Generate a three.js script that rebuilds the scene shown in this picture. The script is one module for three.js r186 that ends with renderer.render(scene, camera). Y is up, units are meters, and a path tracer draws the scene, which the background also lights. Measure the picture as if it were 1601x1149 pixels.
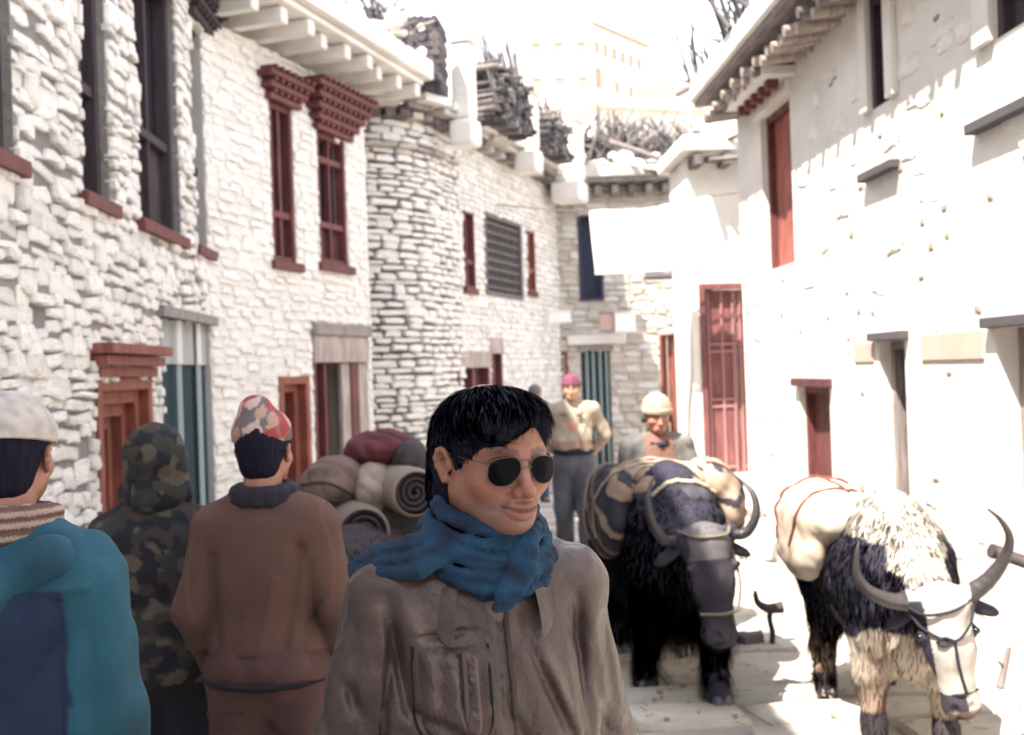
import * as THREE from 'three';
import { mergeGeometries, mergeVertices } from 'three/addons/utils/BufferGeometryUtils.js';
import { ImprovedNoise } from 'three/addons/math/ImprovedNoise.js';
import { RoundedBoxGeometry } from 'three/addons/geometries/RoundedBoxGeometry.js';

// ------------------------------------------------------------------ camera, sky, sun, exposure
const scene = new THREE.Scene();
const W0 = 1601, H0 = 1149, FPX = 1690, EYE = 1.62;
const camera = new THREE.PerspectiveCamera(2 * Math.atan(H0 / 2 / FPX) * 180 / Math.PI, W0 / H0, 0.05, 900);
camera.position.set(0, EYE, 0);
camera.rotation.order = 'YXZ';
camera.rotation.set(0.0033, -0.0417, -0.034);
camera.updateMatrixWorld(true);
camera.updateProjectionMatrix();
camera.focus = 1.75;
camera.userData.fStop = 5.2;

const renderer = new THREE.WebGLRenderer({ antialias: true });
renderer.setSize(1024, 735);
renderer.toneMapping = THREE.LinearToneMapping;
renderer.toneMappingExposure = 3.7;
renderer.shadowMap.enabled = true;

const SUN = new THREE.Vector3(-0.36, 0.88, 0.22).normalize();
{
  const W = 256, H = 128, data = new Float32Array(W * H * 4);
  for (let j = 0; j < H; j++) for (let i = 0; i < W; i++) {
    const up = ((j + 0.5) / H - 0.5) * Math.PI, az = ((i + 0.5) / W - 0.5) * 2 * Math.PI;
    const x = Math.cos(az) * Math.cos(up), y = Math.sin(up), z = Math.sin(az) * Math.cos(up);
    const g = Math.pow(Math.max(0, x * SUN.x + y * SUN.y + z * SUN.z), 5), e = Math.max(0, y);
    const k = y < 0 ? 0.55 : 1, o = (j * W + i) * 4;
    data[o] = k * (0.72 - 0.26 * e + 0.30 * g);
    data[o + 1] = k * (0.72 - 0.20 * e + 0.27 * g);
    data[o + 2] = k * (0.74 - 0.08 * e + 0.22 * g);
    data[o + 3] = 1;
  }
  const sky = new THREE.DataTexture(data, W, H, THREE.RGBAFormat, THREE.FloatType);
  sky.mapping = THREE.EquirectangularReflectionMapping; sky.magFilter = THREE.LinearFilter; sky.needsUpdate = true;
  scene.background = sky; scene.environment = sky;
}
const sun = new THREE.DirectionalLight(0xfff4e6, 4.6);
sun.position.copy(SUN).multiplyScalar(60); sun.target.position.set(0, 0, -8);
sun.castShadow = true; sun.shadow.mapSize.set(4096, 4096);
Object.assign(sun.shadow.camera, { left: -30, right: 30, top: 30, bottom: -30, near: 1, far: 160 });
scene.add(sun, sun.target);

// ------------------------------------------------------------------ helpers
const V = (x, y, z) => new THREE.Vector3(x, y, z);
const lin = (c) => (c /= 255, c <= 0.04045 ? c / 12.92 : Math.pow((c + 0.055) / 1.055, 2.4));
const D = (r, g, b, k = 0.58) => [lin(r) * k, lin(g) * k, lin(b) * k];                     // the same for things the camera exposed for the shade
const S = (r, g, b, k = 1) => [lin(r) * k, lin(g) * k, lin(b) * k];           // a picture colour as linear reflectance
function rng(seed) { let s = seed >>> 0; return () => { s = (s + 0x6d2b79f5) | 0; let t = Math.imul(s ^ (s >>> 15), 1 | s); t = (t + Math.imul(t ^ (t >>> 7), 61 | t)) ^ t; return ((t ^ (t >>> 14)) >>> 0) / 4294967296; }; }
const PN = new ImprovedNoise();
const noise = (x, y, z) => PN.noise(x + 31.7, y + 17.3, z + 53.1);
const fbm = (x, y, z, n = 4) => { let s = 0, a = 0.5; for (let i = 0; i < n; i++) { s += a * noise(x, y, z); x *= 2.03; y *= 2.03; z *= 2.03; a *= 0.5; } return s; };
const clamp = (x, a = 0, b = 1) => x < a ? a : x > b ? b : x;
const mix = (a, b, t) => a + (b - a) * t;
const sstep = (a, b, x) => { const t = clamp((x - a) / (b - a)); return t * t * (3 - 2 * t); };
const mix3 = (a, b, t) => [mix(a[0], b[0], t), mix(a[1], b[1], t), mix(a[2], b[2], t)];

function ray(px, py) { return V((px / W0) * 2 - 1, 1 - (py / H0) * 2, 0.5).unproject(camera).sub(camera.position).normalize(); }
function at(px, py, d) { const r = ray(px, py); return r.multiplyScalar(d / -r.z).add(camera.position); }          // the point at street depth d
function toPix(p) { const q = p.clone().project(camera); return [(q.x + 1) / 2 * W0, (1 - q.y) / 2 * H0, q.z]; }

const usedNames = new Map();
function numbered(name) { const n = usedNames.get(name) || 0; usedNames.set(name, n + 1); return n ? name + '_' + String(n).padStart(3, '0') : name; }
function tag(o, label, category, group) { o.userData.label = label; o.userData.category = category; if (group) o.userData.group = group; return o; }
function thing(name, label, category, pos, turn = 0, group) {
  const o = new THREE.Group(); o.name = numbered(name); scene.add(o);
  if (pos) o.position.copy(pos); o.rotation.y = turn;
  return tag(o, label, category, group);
}
function grp(name, parent) { const g = new THREE.Group(); g.name = name; parent.add(g); return g; }
function addMesh(name, geo, mat, parent) {
  const m = new THREE.Mesh(geo, mat); m.name = name; m.castShadow = m.receiveShadow = true; (parent || scene).add(m); return m;
}
const strip = (g) => { const q = g.index ? g.toNonIndexed() : g; for (const k of Object.keys(q.attributes)) if (!['position', 'normal', 'uv', 'color'].includes(k)) q.deleteAttribute(k); return q; };
function boxUV(g) {                                                                     // texture coordinates in metres, by the face's main direction
  const q = g.index ? g.toNonIndexed() : g, p = q.attributes.position, n = p.count, uv = new Float32Array(n * 2);
  const a = V(), b = V(), c = V();
  for (let i = 0; i < n; i += 3) {
    a.fromBufferAttribute(p, i); b.fromBufferAttribute(p, i + 1).sub(a); c.fromBufferAttribute(p, i + 2).sub(a); b.cross(c);
    const X = Math.abs(b.x), Y = Math.abs(b.y), Z = Math.abs(b.z);
    for (let k = i; k < i + 3; k++) {
      const x = p.getX(k), y = p.getY(k), z = p.getZ(k);
      uv[k * 2] = X > Y && X > Z ? z : x; uv[k * 2 + 1] = Y >= X && Y >= Z ? z : y;
    }
  }
  q.setAttribute('uv', new THREE.BufferAttribute(uv, 2)); return q;
}
function part(name, geos, mat, parent) {
  const list = (Array.isArray(geos) ? geos : [geos]).map((g) => strip(g));
  return addMesh(name, boxUV(list.length > 1 ? mergeGeometries(list) : list[0]), mat, parent);
}
function box(w, h, d, x = 0, y = 0, z = 0, r = 0.006) {
  const q = Math.min(r, w * 0.3, h * 0.3, d * 0.3);
  return new RoundedBoxGeometry(w, h, d, 1, q).translate(x, y, z);
}
function rod(a, b, ra, rb = ra, seg = 7) {
  const d = b.clone().sub(a), L = d.length();
  const g = new THREE.CylinderGeometry(rb, ra, L, seg, 1).translate(0, L / 2, 0);
  g.applyQuaternion(new THREE.Quaternion().setFromUnitVectors(V(0, 1, 0), d.normalize())); return g.translate(a.x, a.y, a.z);
}
function tube(pts, r, seg = 24, sides = 8, taper) {
  const curve = new THREE.CatmullRomCurve3(pts), g = new THREE.TubeGeometry(curve, seg, 1, sides, false), p = g.attributes.position, c = V();
  for (let i = 0; i <= seg; i++) {
    curve.getPointAt(i / seg, c); const k = taper ? taper(i / seg) * r : r;
    for (let j = 0; j <= sides; j++) { const q = i * (sides + 1) + j; p.setXYZ(q, c.x + (p.getX(q) - c.x) * k, c.y + (p.getY(q) - c.y) * k, c.z + (p.getZ(q) - c.z) * k); }
  }
  g.computeVertexNormals(); return g;
}

// ------------------------------------------------------------------ textures (grain and relief only)
function tex(n, f, repeat, srgb) {
  const d = new Uint8Array(n * n * 4);
  for (let j = 0; j < n; j++) for (let i = 0; i < n; i++) { const v = f(i / n, j / n), o = (j * n + i) * 4, q = Array.isArray(v) ? v : [v, v, v]; for (let c = 0; c < 3; c++) d[o + c] = clamp(q[c]) * 255; d[o + 3] = 255; }
  const t = new THREE.DataTexture(d, n, n); t.wrapS = t.wrapT = THREE.RepeatWrapping; t.magFilter = THREE.LinearFilter; t.repeat.set(repeat, repeat); if (srgb) t.colorSpace = THREE.SRGBColorSpace; t.needsUpdate = true; return t;
}
const hash2 = (i, j, s) => { let t = Math.imul(i + 7919 * s, 374761393) ^ Math.imul(j + 104729, 668265263); t = Math.imul(t ^ (t >>> 13), 1274126177); return ((t ^ (t >>> 16)) >>> 0) / 4294967296; };
function tile(u, v, f, n = 4, fv = f) {                               // value noise that repeats on the unit square, about -0.5 .. 0.5
  let s = 0, a = 0.5, fu = f;
  for (let o = 0; o < n; o++) {
    const x = u * fu, y = v * fv, i = Math.floor(x), j = Math.floor(y), p = x - i, q = y - j, sx = p * p * (3 - 2 * p), sy = q * q * (3 - 2 * q), h = (k, l) => hash2((k % fu + fu) % fu, (l % fv + fv) % fv, o);
    s += a * (mix(mix(h(i, j), h(i + 1, j), sx), mix(h(i, j + 1), h(i + 1, j + 1), sx), sy) - 0.5); a *= 0.5; fu *= 2; fv *= 2;
  }
  return s;
}
const T = {
  plaster: tex(512, (u, v) => 0.5 + 0.9 * tile(u, v, 10, 5), 1 / 1.1),
  mottle: tex(256, (u, v) => { const k = 0.93 + 0.22 * tile(u, v, 5, 5); return [k, k * 0.995, k * 0.985]; }, 1 / 2.1, true),
  grain: tex(256, (u, v) => { const k = 0.86 + 0.42 * tile(u, v, 30, 3, 3) + 0.20 * tile(u, v, 6, 3, 2); return [k, k, k]; }, 1 / 0.5, true),
  weave: tex(128, (u, v) => 0.5 + 0.25 * Math.sin(u * 2 * Math.PI * 16) * Math.sin(v * 2 * Math.PI * 16) + 0.5 * tile(u, v, 12, 3), 1 / 0.09),
  knit: tex(128, (u, v) => 0.5 + 0.4 * Math.abs(Math.sin((u * 12 + 0.3 * Math.sin(v * 2 * Math.PI * 14)) * Math.PI)) + 0.3 * tile(u, v, 14, 2) - 0.2, 1 / 0.10),
  leather: tex(256, (u, v) => 0.55 + 0.9 * tile(u, v, 26, 4) - 0.35 * Math.abs(tile(u, v, 9, 3)) * 2, 1 / 0.16),
  rock: tex(256, (u, v) => 0.5 + 1.0 * tile(u, v, 10, 5), 1 / 0.7),
};
const mat = (c, rough = 0.9, extra = {}) => { const m = new THREE.MeshStandardMaterial({ roughness: rough, ...extra }); m.color.setRGB(...c); return m; };
const WHITE = [0.85, 0.82, 0.79];
const M = {
  wash: [0, 1, 2, 3, 4].map((i) => mat(WHITE.map((c) => c * [1, 0.94, 0.97, 0.89, 0.80][i]), 0.95, { bumpMap: T.plaster, bumpScale: 0.006, map: T.mottle })),
  stone: [[0.42, 0.38, 0.35], [0.52, 0.48, 0.43], [0.34, 0.31, 0.30], [0.60, 0.55, 0.50]].map((c) => mat(c, 0.95, { bumpMap: T.rock, bumpScale: 0.008, map: T.mottle })),
  joint: mat([0.27, 0.255, 0.25], 1, { bumpMap: T.rock, bumpScale: 0.02, map: T.mottle }),
  jointDark: mat([0.16, 0.15, 0.17], 1, { bumpMap: T.rock, bumpScale: 0.02, map: T.mottle }),
  plaster: mat([0.86, 0.83, 0.79], 0.95, { bumpMap: T.plaster, bumpScale: 0.012, map: T.mottle }),
  grey: mat([0.46, 0.43, 0.40], 0.95, { bumpMap: T.plaster, bumpScale: 0.012, map: T.mottle }),
  redDark: mat([0.115, 0.036, 0.044], 0.7, { map: T.grain }),
  redWood: mat([0.17, 0.047, 0.046], 0.7, { map: T.grain }),
  orange: mat([0.30, 0.088, 0.058], 0.7, { map: T.grain }),
  orangeDark: mat([0.17, 0.05, 0.045], 0.75, { map: T.grain }),
  dark: mat([0.030, 0.027, 0.040], 0.8, { map: T.grain }),
  brownDark: mat([0.062, 0.042, 0.05], 0.8, { map: T.grain }),
  greyWood: mat([0.33, 0.285, 0.275], 0.85, { map: T.grain }),
  paleWood: mat([0.50, 0.42, 0.38], 0.85, { map: T.grain }),
  slate: mat([0.085, 0.08, 0.09], 0.9, { map: T.mottle }),
  timber: mat([0.20, 0.17, 0.165], 0.9, { map: T.grain }),
  logs: [[0.13, 0.115, 0.12], [0.20, 0.18, 0.175], [0.28, 0.25, 0.235], [0.08, 0.072, 0.085]].map((c) => mat(c, 0.95, { map: T.grain })),
  glass: new THREE.MeshPhysicalMaterial({ color: new THREE.Color(0.02, 0.02, 0.028), roughness: 0.25 }),
  curtain: mat(S(38, 56, 66), 0.85, { bumpMap: T.weave, bumpScale: 0.001 }),
  curtainStripe: mat(S(150, 165, 165), 0.85),
  curtainTop: mat(S(165, 168, 168), 0.85, { bumpMap: T.weave, bumpScale: 0.001 }),
};
// ------------------------------------------------------------------ stones and walls
function stoneGeo(seed, flat = 0) {                                  // a plump irregular block: unit outline in x, y; base at z = 0, face near z = 1
  const r = rng(seed), n = 8, pos = [], idx = [], uv = [];
  const ring = [], base = [[-.5, -.42], [-.2, -.5], [.22, -.5], [.5, -.4], [.5, .38], [.2, .5], [-.24, .5], [-.5, .42]];
  for (const [x, y] of base) ring.push([x + (r() - .5) * .16, y + (r() - .5) * .26]);
  const lay = (k, z, jz) => { for (const [x, y] of ring) { pos.push(x * k, y * k, z + (r() - .5) * jz); uv.push(x * k, y * k); } };
  lay(1, -0.6, 0); lay(1.0, 0.35, 0.2); lay(flat ? 0.95 : 0.88, flat ? 0.93 : 0.88, 0.22); lay(flat ? 0.5 : 0.45, 1, 0.16);
  pos.push(0, 0, 1 + (r() - .5) * .1); uv.push(0, 0);
  for (let l = 0; l < 3; l++) for (let i = 0; i < n; i++) { const a = l * n + i, b = l * n + (i + 1) % n; idx.push(a, b, b + n, a, b + n, a + n); }
  for (let i = 0; i < n; i++) idx.push(3 * n + i, 3 * n + (i + 1) % n, 4 * n);
  const g = new THREE.BufferGeometry(); g.setAttribute('position', new THREE.Float32BufferAttribute(pos, 3)); g.setAttribute('uv', new THREE.Float32BufferAttribute(uv, 2)); g.setIndex(idx); const q = g.toNonIndexed(); q.computeVertexNormals(); return q;
}
const STONES = Array.from({ length: 14 }, (_, i) => stoneGeo(100 + i)), SLABS = Array.from({ length: 10 }, (_, i) => stoneGeo(300 + i, 1));

// a path is a plan line: at(u) gives x, z and the outward normal's x, z
function flatPath(x0, z0, x1, z1, side) {
  side = -side; const L = Math.hypot(x1 - x0, z1 - z0), dx = (x1 - x0) / L, dz = (z1 - z0) / L, nx = -dz * side, nz = dx * side;
  return { L, nx, nz, at: (u) => [x0 + dx * u, z0 + dz * u, nx, nz] };
}
function P(path, u, v, n = 0) { const [x, z, nx, nz] = path.at(u); return V(x + nx * n, v, z + nz * n); }
function frameAt(path, u) { const [, , nx, nz] = path.at(u); return new THREE.Quaternion().setFromRotationMatrix(new THREE.Matrix4().makeBasis(V(nz, 0, -nx), V(0, 1, 0), V(nx, 0, nz))); }
function pixUV(path, px, py) {                                       // where the ray through a pixel meets a flat path's wall
  const r = ray(px, py), [x, z, nx, nz] = path.at(0), c = camera.position;
  const t = ((x - c.x) * nx + (z - c.z) * nz) / (r.x * nx + r.z * nz), hx = c.x + r.x * t, hz = c.z + r.z * t, [x1, z1] = path.at(1);
  return [(hx - x) * (x1 - x) + (hz - z) * (z1 - z), c.y + r.y * t];
}
function wbox(path, u0, u1, v0, v1, n0, n1, r = 0.006) {             // a box lying on a wall
  const um = (u0 + u1) / 2, g = box(Math.abs(u1 - u0), v1 - v0, n1 - n0, 0, 0, 0, r), c = P(path, um, (v0 + v1) / 2, (n0 + n1) / 2);
  return g.applyQuaternion(frameAt(path, um)).translate(c.x, c.y, c.z);
}
function backing(path, u0, u1, v0, v1, holes, thick, sub = 0, batter = 0) {
  const us = new Set([u0, u1]), vs = new Set([v0, v1]);
  for (const h of holes) { us.add(clamp(h[0], u0, u1)); us.add(clamp(h[1], u0, u1)); vs.add(clamp(h[2], v0, v1)); vs.add(clamp(h[3], v0, v1)); }
  if (sub) for (let u = u0; u < u1; u += sub) us.add(u);
  const A = [...us].sort((a, b) => a - b), B = [...vs].sort((a, b) => a - b), pos = [];
  const solid = (i, j) => i >= 0 && j >= 0 && i < A.length - 1 && j < B.length - 1 && !holes.some((h) => { const u = (A[i] + A[i + 1]) / 2, v = (B[j] + B[j + 1]) / 2; return u > h[0] && u < h[1] && v > h[2] && v < h[3]; });
  const q = (a, b, c, d) => { for (const p of [a, b, c, a, c, d]) pos.push(p.x, p.y, p.z); };
  for (let i = 0; i < A.length - 1; i++) for (let j = 0; j < B.length - 1; j++) {
    if (!solid(i, j)) continue;
    const p = (u, v, n) => P(path, u, v, n), a = A[i], b = A[i + 1], c = B[j], d = B[j + 1], t = -thick;
    q(p(a, c, 0), p(b, c, 0), p(b, d, 0), p(a, d, 0)); q(p(b, c, t), p(a, c, t), p(a, d, t), p(b, d, t));
    if (!solid(i - 1, j)) q(p(a, c, t), p(a, c, 0), p(a, d, 0), p(a, d, t));
    if (!solid(i + 1, j)) q(p(b, c, 0), p(b, c, t), p(b, d, t), p(b, d, 0));
    if (!solid(i, j - 1)) q(p(a, c, t), p(b, c, t), p(b, c, 0), p(a, c, 0));
    if (!solid(i, j + 1)) q(p(a, d, 0), p(b, d, 0), p(b, d, t), p(a, d, t));
  }
  const g = new THREE.BufferGeometry(); g.setAttribute('position', new THREE.Float32BufferAttribute(pos, 3));
  g.setAttribute('uv', new THREE.Float32BufferAttribute(new Float32Array(pos.length / 3 * 2), 2)); g.computeVertexNormals(); return g;
}
// a masonry wall: backing in the colour of the joints, courses of single stones in front of it
function masonry(o) {
  const { path, u0, u1, v0, v1, holes = [], parent, seed, hs, ws, prot, mats, joint, thick = 0.35, cap = 300, sub = 0, gap = 0.012, skew = 0.06, skip = 0 } = o;
  const wall = part('wall', backing(path, u0, u1, v0, v1, holes, thick, sub), joint, parent), r = rng(seed), all = [];
  let v = v0;
  while (v < v1 - 0.02) {
    const h = Math.min(mix(hs[0], hs[1], r()), v1 - v); let u = u0 - r() * ws[0];
    while (u < u1) {
      let w = mix(ws[0], ws[1], r() * r() * 0.6 + r() * 0.4), a = Math.max(u, u0), b = Math.min(u + w, u1); u += w;
      for (const hl of holes) if (v + h * 0.6 > hl[2] && v + h * 0.4 < hl[3]) { if (a < hl[0] && b > hl[0]) b = hl[0]; else if (a < hl[1] && b > hl[1]) a = hl[1]; else if (a >= hl[0] && b <= hl[1]) b = a; }
      if (b - a < 0.04 || r() < skip) continue;
      const ro = o.rough || 0.12, tall = r() < 0.12 + ro * 0.3 ? 1.35 + ro * 0.3 : 1 - ro * 0.35 * r(), um = (a + b) / 2, vm = v + h / 2 + (r() - .5) * h * (0.2 + ro * 0.6) + ro * 0.12 * noise(um * 1.3, v * 2.1, 4), edge = Math.min(um - u0, u1 - um) < 0.3;
      const c = P(path, um, vm, 0), q = frameAt(path, um);
      q.multiply(new THREE.Quaternion().setFromEuler(new THREE.Euler((r() - .5) * .22, (r() - .5) * .16, (r() - .5) * skew * 2)));
      const s = V(Math.max(0.02, b - a - gap * (0.4 + r())), h * tall * (0.86 + r() * 0.2) - gap * 0.5, mix(prot[0], prot[1], r()));
      const [px, py, pz] = toPix(c), inF = px > -15 && px < W0 + 15 && py > -15 && py < H0 + 15 && pz < 1;
      const [qx] = toPix(P(path, a, vm)), [rx] = toPix(P(path, b, vm));
      all.push({ c, q, s, k: inF ? Math.abs(rx - qx) * s.y / Math.max(1, c.distanceTo(camera.position)) : -1, g: STONES[(r() * STONES.length) | 0], m: o.pick ? o.pick(r, um, vm) : (r() * mats.length) | 0 });
    }
    v += h;
  }
  all.sort((a, b) => b.k - a.k);
  const rest = new Map();
  all.forEach((e, i) => {
    if (i < cap && e.k > 0) { const m = addMesh('stone', e.g, mats[e.m], wall); m.position.copy(e.c); m.quaternion.copy(e.q); m.scale.copy(e.s); }
    else { const g = e.g.clone(); g.applyMatrix4(new THREE.Matrix4().compose(e.c, e.q, e.s)); if (!rest.has(e.m)) rest.set(e.m, []); rest.get(e.m).push(g); }
  });
  for (const [m, gs] of rest) { const q = addMesh('rubble_stones', mergeGeometries(gs), mats[m], wall); q.userData.kind = 'stuff'; }
  return wall;
}

// ------------------------------------------------------------------ windows and doors on a wall
// tall carved window: dark panes between wooden bars, a stepped cornice on top and a sill below
function carvedWindow(parent, path, u0, u1, v0, v1, o = {}) {
  const w = grp('window', parent), deep = o.deep ?? 0.16, f = o.frame ?? 0.055, wood = o.wood || M.redDark, b = (a, c, d, e, n0, n1) => wbox(path, a, c, d, e, n0, n1);
  part('frame', [b(u0, u0 + f, v0, v1, -deep, -deep + 0.1), b(u1 - f, u1, v0, v1, -deep, -deep + 0.1), b(u0 + f, u1 - f, v1 - f, v1, -deep, -deep + 0.09), b(u0 + f, u1 - f, v0, v0 + f, -deep, -deep + 0.09)], wood, w);
  const W = u1 - u0 - 2 * f, n = o.bars ?? 2, g = [];
  for (let i = 1; i < n; i++) { const u = u0 + f + W * i / n; g.push(b(u - 0.016, u + 0.016, v0 + f, v1 - f, -deep + 0.01, -deep + 0.075)); }
  for (const t of o.rails || [0.34]) { const v = mix(v0, v1, t); g.push(b(u0 + f, u1 - f, v - 0.03, v + 0.03, -deep + 0.012, -deep + 0.082)); }
  part('mullion', g, wood, w);
  const low = mix(v0, v1, (o.rails || [0.34])[0]);
  const slats = []; const m = Math.max(4, Math.round(W / 0.055));
  for (let i = 0; i < m; i++) slats.push(b(u0 + f + W * (i + 0.12) / m, u0 + f + W * (i + 0.88) / m, v0 + f, low - 0.03, -deep + 0.0, -deep + 0.028));
  part('lower_panel', slats, o.panel || M.redWood, w);
  for (let i = 0; i < n; i++) part('pane', b(u0 + f + W * i / n + 0.014, u0 + f + W * (i + 1) / n - 0.014, low + 0.03, v1 - f, -deep - 0.02, -deep + 0.005), M.glass, w);
  if (o.sill !== 0) part('sill', b(u0 - 0.06, u1 + 0.06, v0 - 0.075, v0, -deep, 0.055), o.sillMat || M.redWood, w);
  if (o.cornice) {
    const k = [], c = o.cornice, um = (u0 + u1) / 2, hw = (u1 - u0) / 2, cw = o.cw || 0.9;
    for (let t = 0; t < c; t++) { const y = v1 + t * 0.085, ww = hw + 0.02 + (t + 1) * 0.055 * cw, pr = 0.03 + (t + 1) * 0.04; k.push(b(um - ww, um + ww, y, y + 0.05, -0.02, pr)); const dn = Math.round(ww / 0.05); for (let i = 0; i < dn; i++) { const u = um - ww + 2 * ww * (i + 0.25) / dn; k.push(b(u, u + ww / dn, y + 0.05, y + 0.085, -0.02, pr + 0.025)); } }
    part('cornice', k, wood, w);
  }
  return w;
}
function plainDoor(parent, path, u0, u1, v1, o = {}) {
  const d = grp(o.name || 'door', parent), deep = o.deep ?? 0.2, f = o.frame ?? 0.09, b = (a, c, e, g, n0, n1) => wbox(path, a, c, e, g, n0, n1), v0 = o.v0 ?? 0.08;
  const steps = o.steps ?? 3, fr = [];
  for (let s = 0; s < steps; s++) { const q = f * s / steps, e = f * (s + 1) / steps, n1 = 0.02 - s * deep / steps, n0 = -deep - 0.03;
    fr.push(b(u0 + q, u0 + e, v0, v1 - q, n0, n1), b(u1 - e, u1 - q, v0, v1 - q, n0, n1), b(u0 + e, u1 - e, v1 - e, v1 - q, n0, n1)); }
  part('frame', fr, o.wood || M.orange, d);
  const W = u1 - u0 - 2 * f, n = o.boards ?? 4;
  for (let i = 0; i < n; i++) part('board', b(u0 + f + W * i / n + 0.004, u0 + f + W * (i + 1) / n - 0.004, v0, v1 - f, -deep - 0.03, -deep + (i % 2) * 0.006), o.leaf || M.orangeDark, d);
  if (o.lintel) { const g = []; for (let t = 0; t < o.lintel; t++) g.push(b(u0 - 0.03 - t * (o.lw ?? 0.045), u1 + 0.03 + t * (o.lw ?? 0.045), v1 + t * 0.062, v1 + (t + 1) * 0.062 - 0.006, -0.04, 0.05 + t * 0.04)); part('lintel', g, o.wood || M.orange, d); }
  part('threshold', b(u0 - 0.03, u1 + 0.03, v0 - 0.08, v0, -deep, 0.06), M.greyWood, d);
  return d;
}
function curtainDoor(parent, path, u0, u1, v0, v1, o = {}) {
  const d = grp('curtained_doorway', parent), n = 60, mk = (a, c, y0, y1, n0) => {
    const pos = [], idx = [];
    for (let i = 0; i <= n; i++) { const u = mix(a, c, i / n); for (const y of [y0, y1]) { const p = P(path, u, y, n0 + 0.022 * Math.sin(i / n * (c - a) * 30) + 0.01 * Math.sin(i / n * (c - a) * 71)); pos.push(p.x, p.y, p.z); } if (i) { const k = i * 2; idx.push(k - 2, k, k + 1, k - 2, k + 1, k - 1); } }
    const g = new THREE.BufferGeometry(); g.setAttribute('position', new THREE.Float32BufferAttribute(pos, 3)); g.setAttribute('uv', new THREE.Float32BufferAttribute(new Float32Array(pos.length / 3 * 2), 2)); g.setIndex(idx); g.computeVertexNormals(); return g;
  };
  const vt = o.top ? v1 - o.top : v1;
  part('curtain', mk(u0, u1, v0, vt, -0.07), o.cloth || M.curtain, d);
  if (o.top) part('pelmet', mk(u0, u1, vt, v1, -0.05), M.curtainTop, d);
  for (const t of o.stripes || [0.34, 0.7]) { const u = mix(u0, u1, t); part('stripe', mk(u - 0.02, u + 0.02, v0, vt, -0.035), M.curtainStripe, d); if (o.top) part('stripe', mk(u - 0.03, u + 0.03, vt, v1, -0.025), mat([0.75, 0.72, 0.68]), d); }
  part('lintel', wbox(path, u0 - 0.06, u1 + 0.06, v1, v1 + 0.07, -0.2, 0.05), M.greyWood, d);
  part('threshold', wbox(path, u0, u1, v0 - 0.06, v0, -0.2, 0.04), M.greyWood, d);
  return d;
}
function slab(name, path, u0, u1, v0, v1, n0, n1, m, parent) { return part(name, wbox(path, u0, u1, v0, v1, n0, n1, 0.02), m, parent); }
// ------------------------------------------------------------------ ground
const ground = addMesh('street', (() => {
  const g = new THREE.PlaneGeometry(700, 700, 2, 2).rotateX(-Math.PI / 2); return boxUV(g);
})(), mat([0.42, 0.39, 0.36], 1, { bumpMap: T.rock, bumpScale: 0.02, map: T.mottle }));
ground.userData.kind = 'structure';
{
  const r = rng(77), cand = [], smat = [[0.50, 0.47, 0.43], [0.44, 0.42, 0.39], [0.56, 0.52, 0.47], [0.47, 0.43, 0.40]].map((c) => mat(c, 0.9, { bumpMap: T.rock, bumpScale: 0.012, map: T.mottle }));
  let z = -1.6;
  while (z > -17) {
    const dz = mix(0.32, 0.62, r()); let x = -2.0 + r() * 0.2 + Math.max(0, (-z - 8) * 0.3);
    const xe = z < -9.5 ? 4.2 : 2.4;
    while (x < xe) { const w = Math.min(mix(0.5, 1.25, r()), xe - x + 0.05); cand.push([x + w / 2, z - dz / 2, w - 0.03, dz - 0.028, (r() - .5) * 0.05, r()]); x += w; }
    z -= dz;
  }
  cand.forEach(([x, zz, w, d, a, q], i) => {
    const m = addMesh('paving_slab', SLABS[(q * 997 | 0) % SLABS.length], smat[(q * 131 | 0) % 4], ground);
    m.rotation.set(-Math.PI / 2 + (q - .5) * 0.02, 0, a, 'YXZ'); m.rotation.set(-Math.PI / 2, 0, a); m.scale.set(w, d, 0.018 + 0.022 * q); m.position.set(x, 0.004, zz);
  });
}

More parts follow.
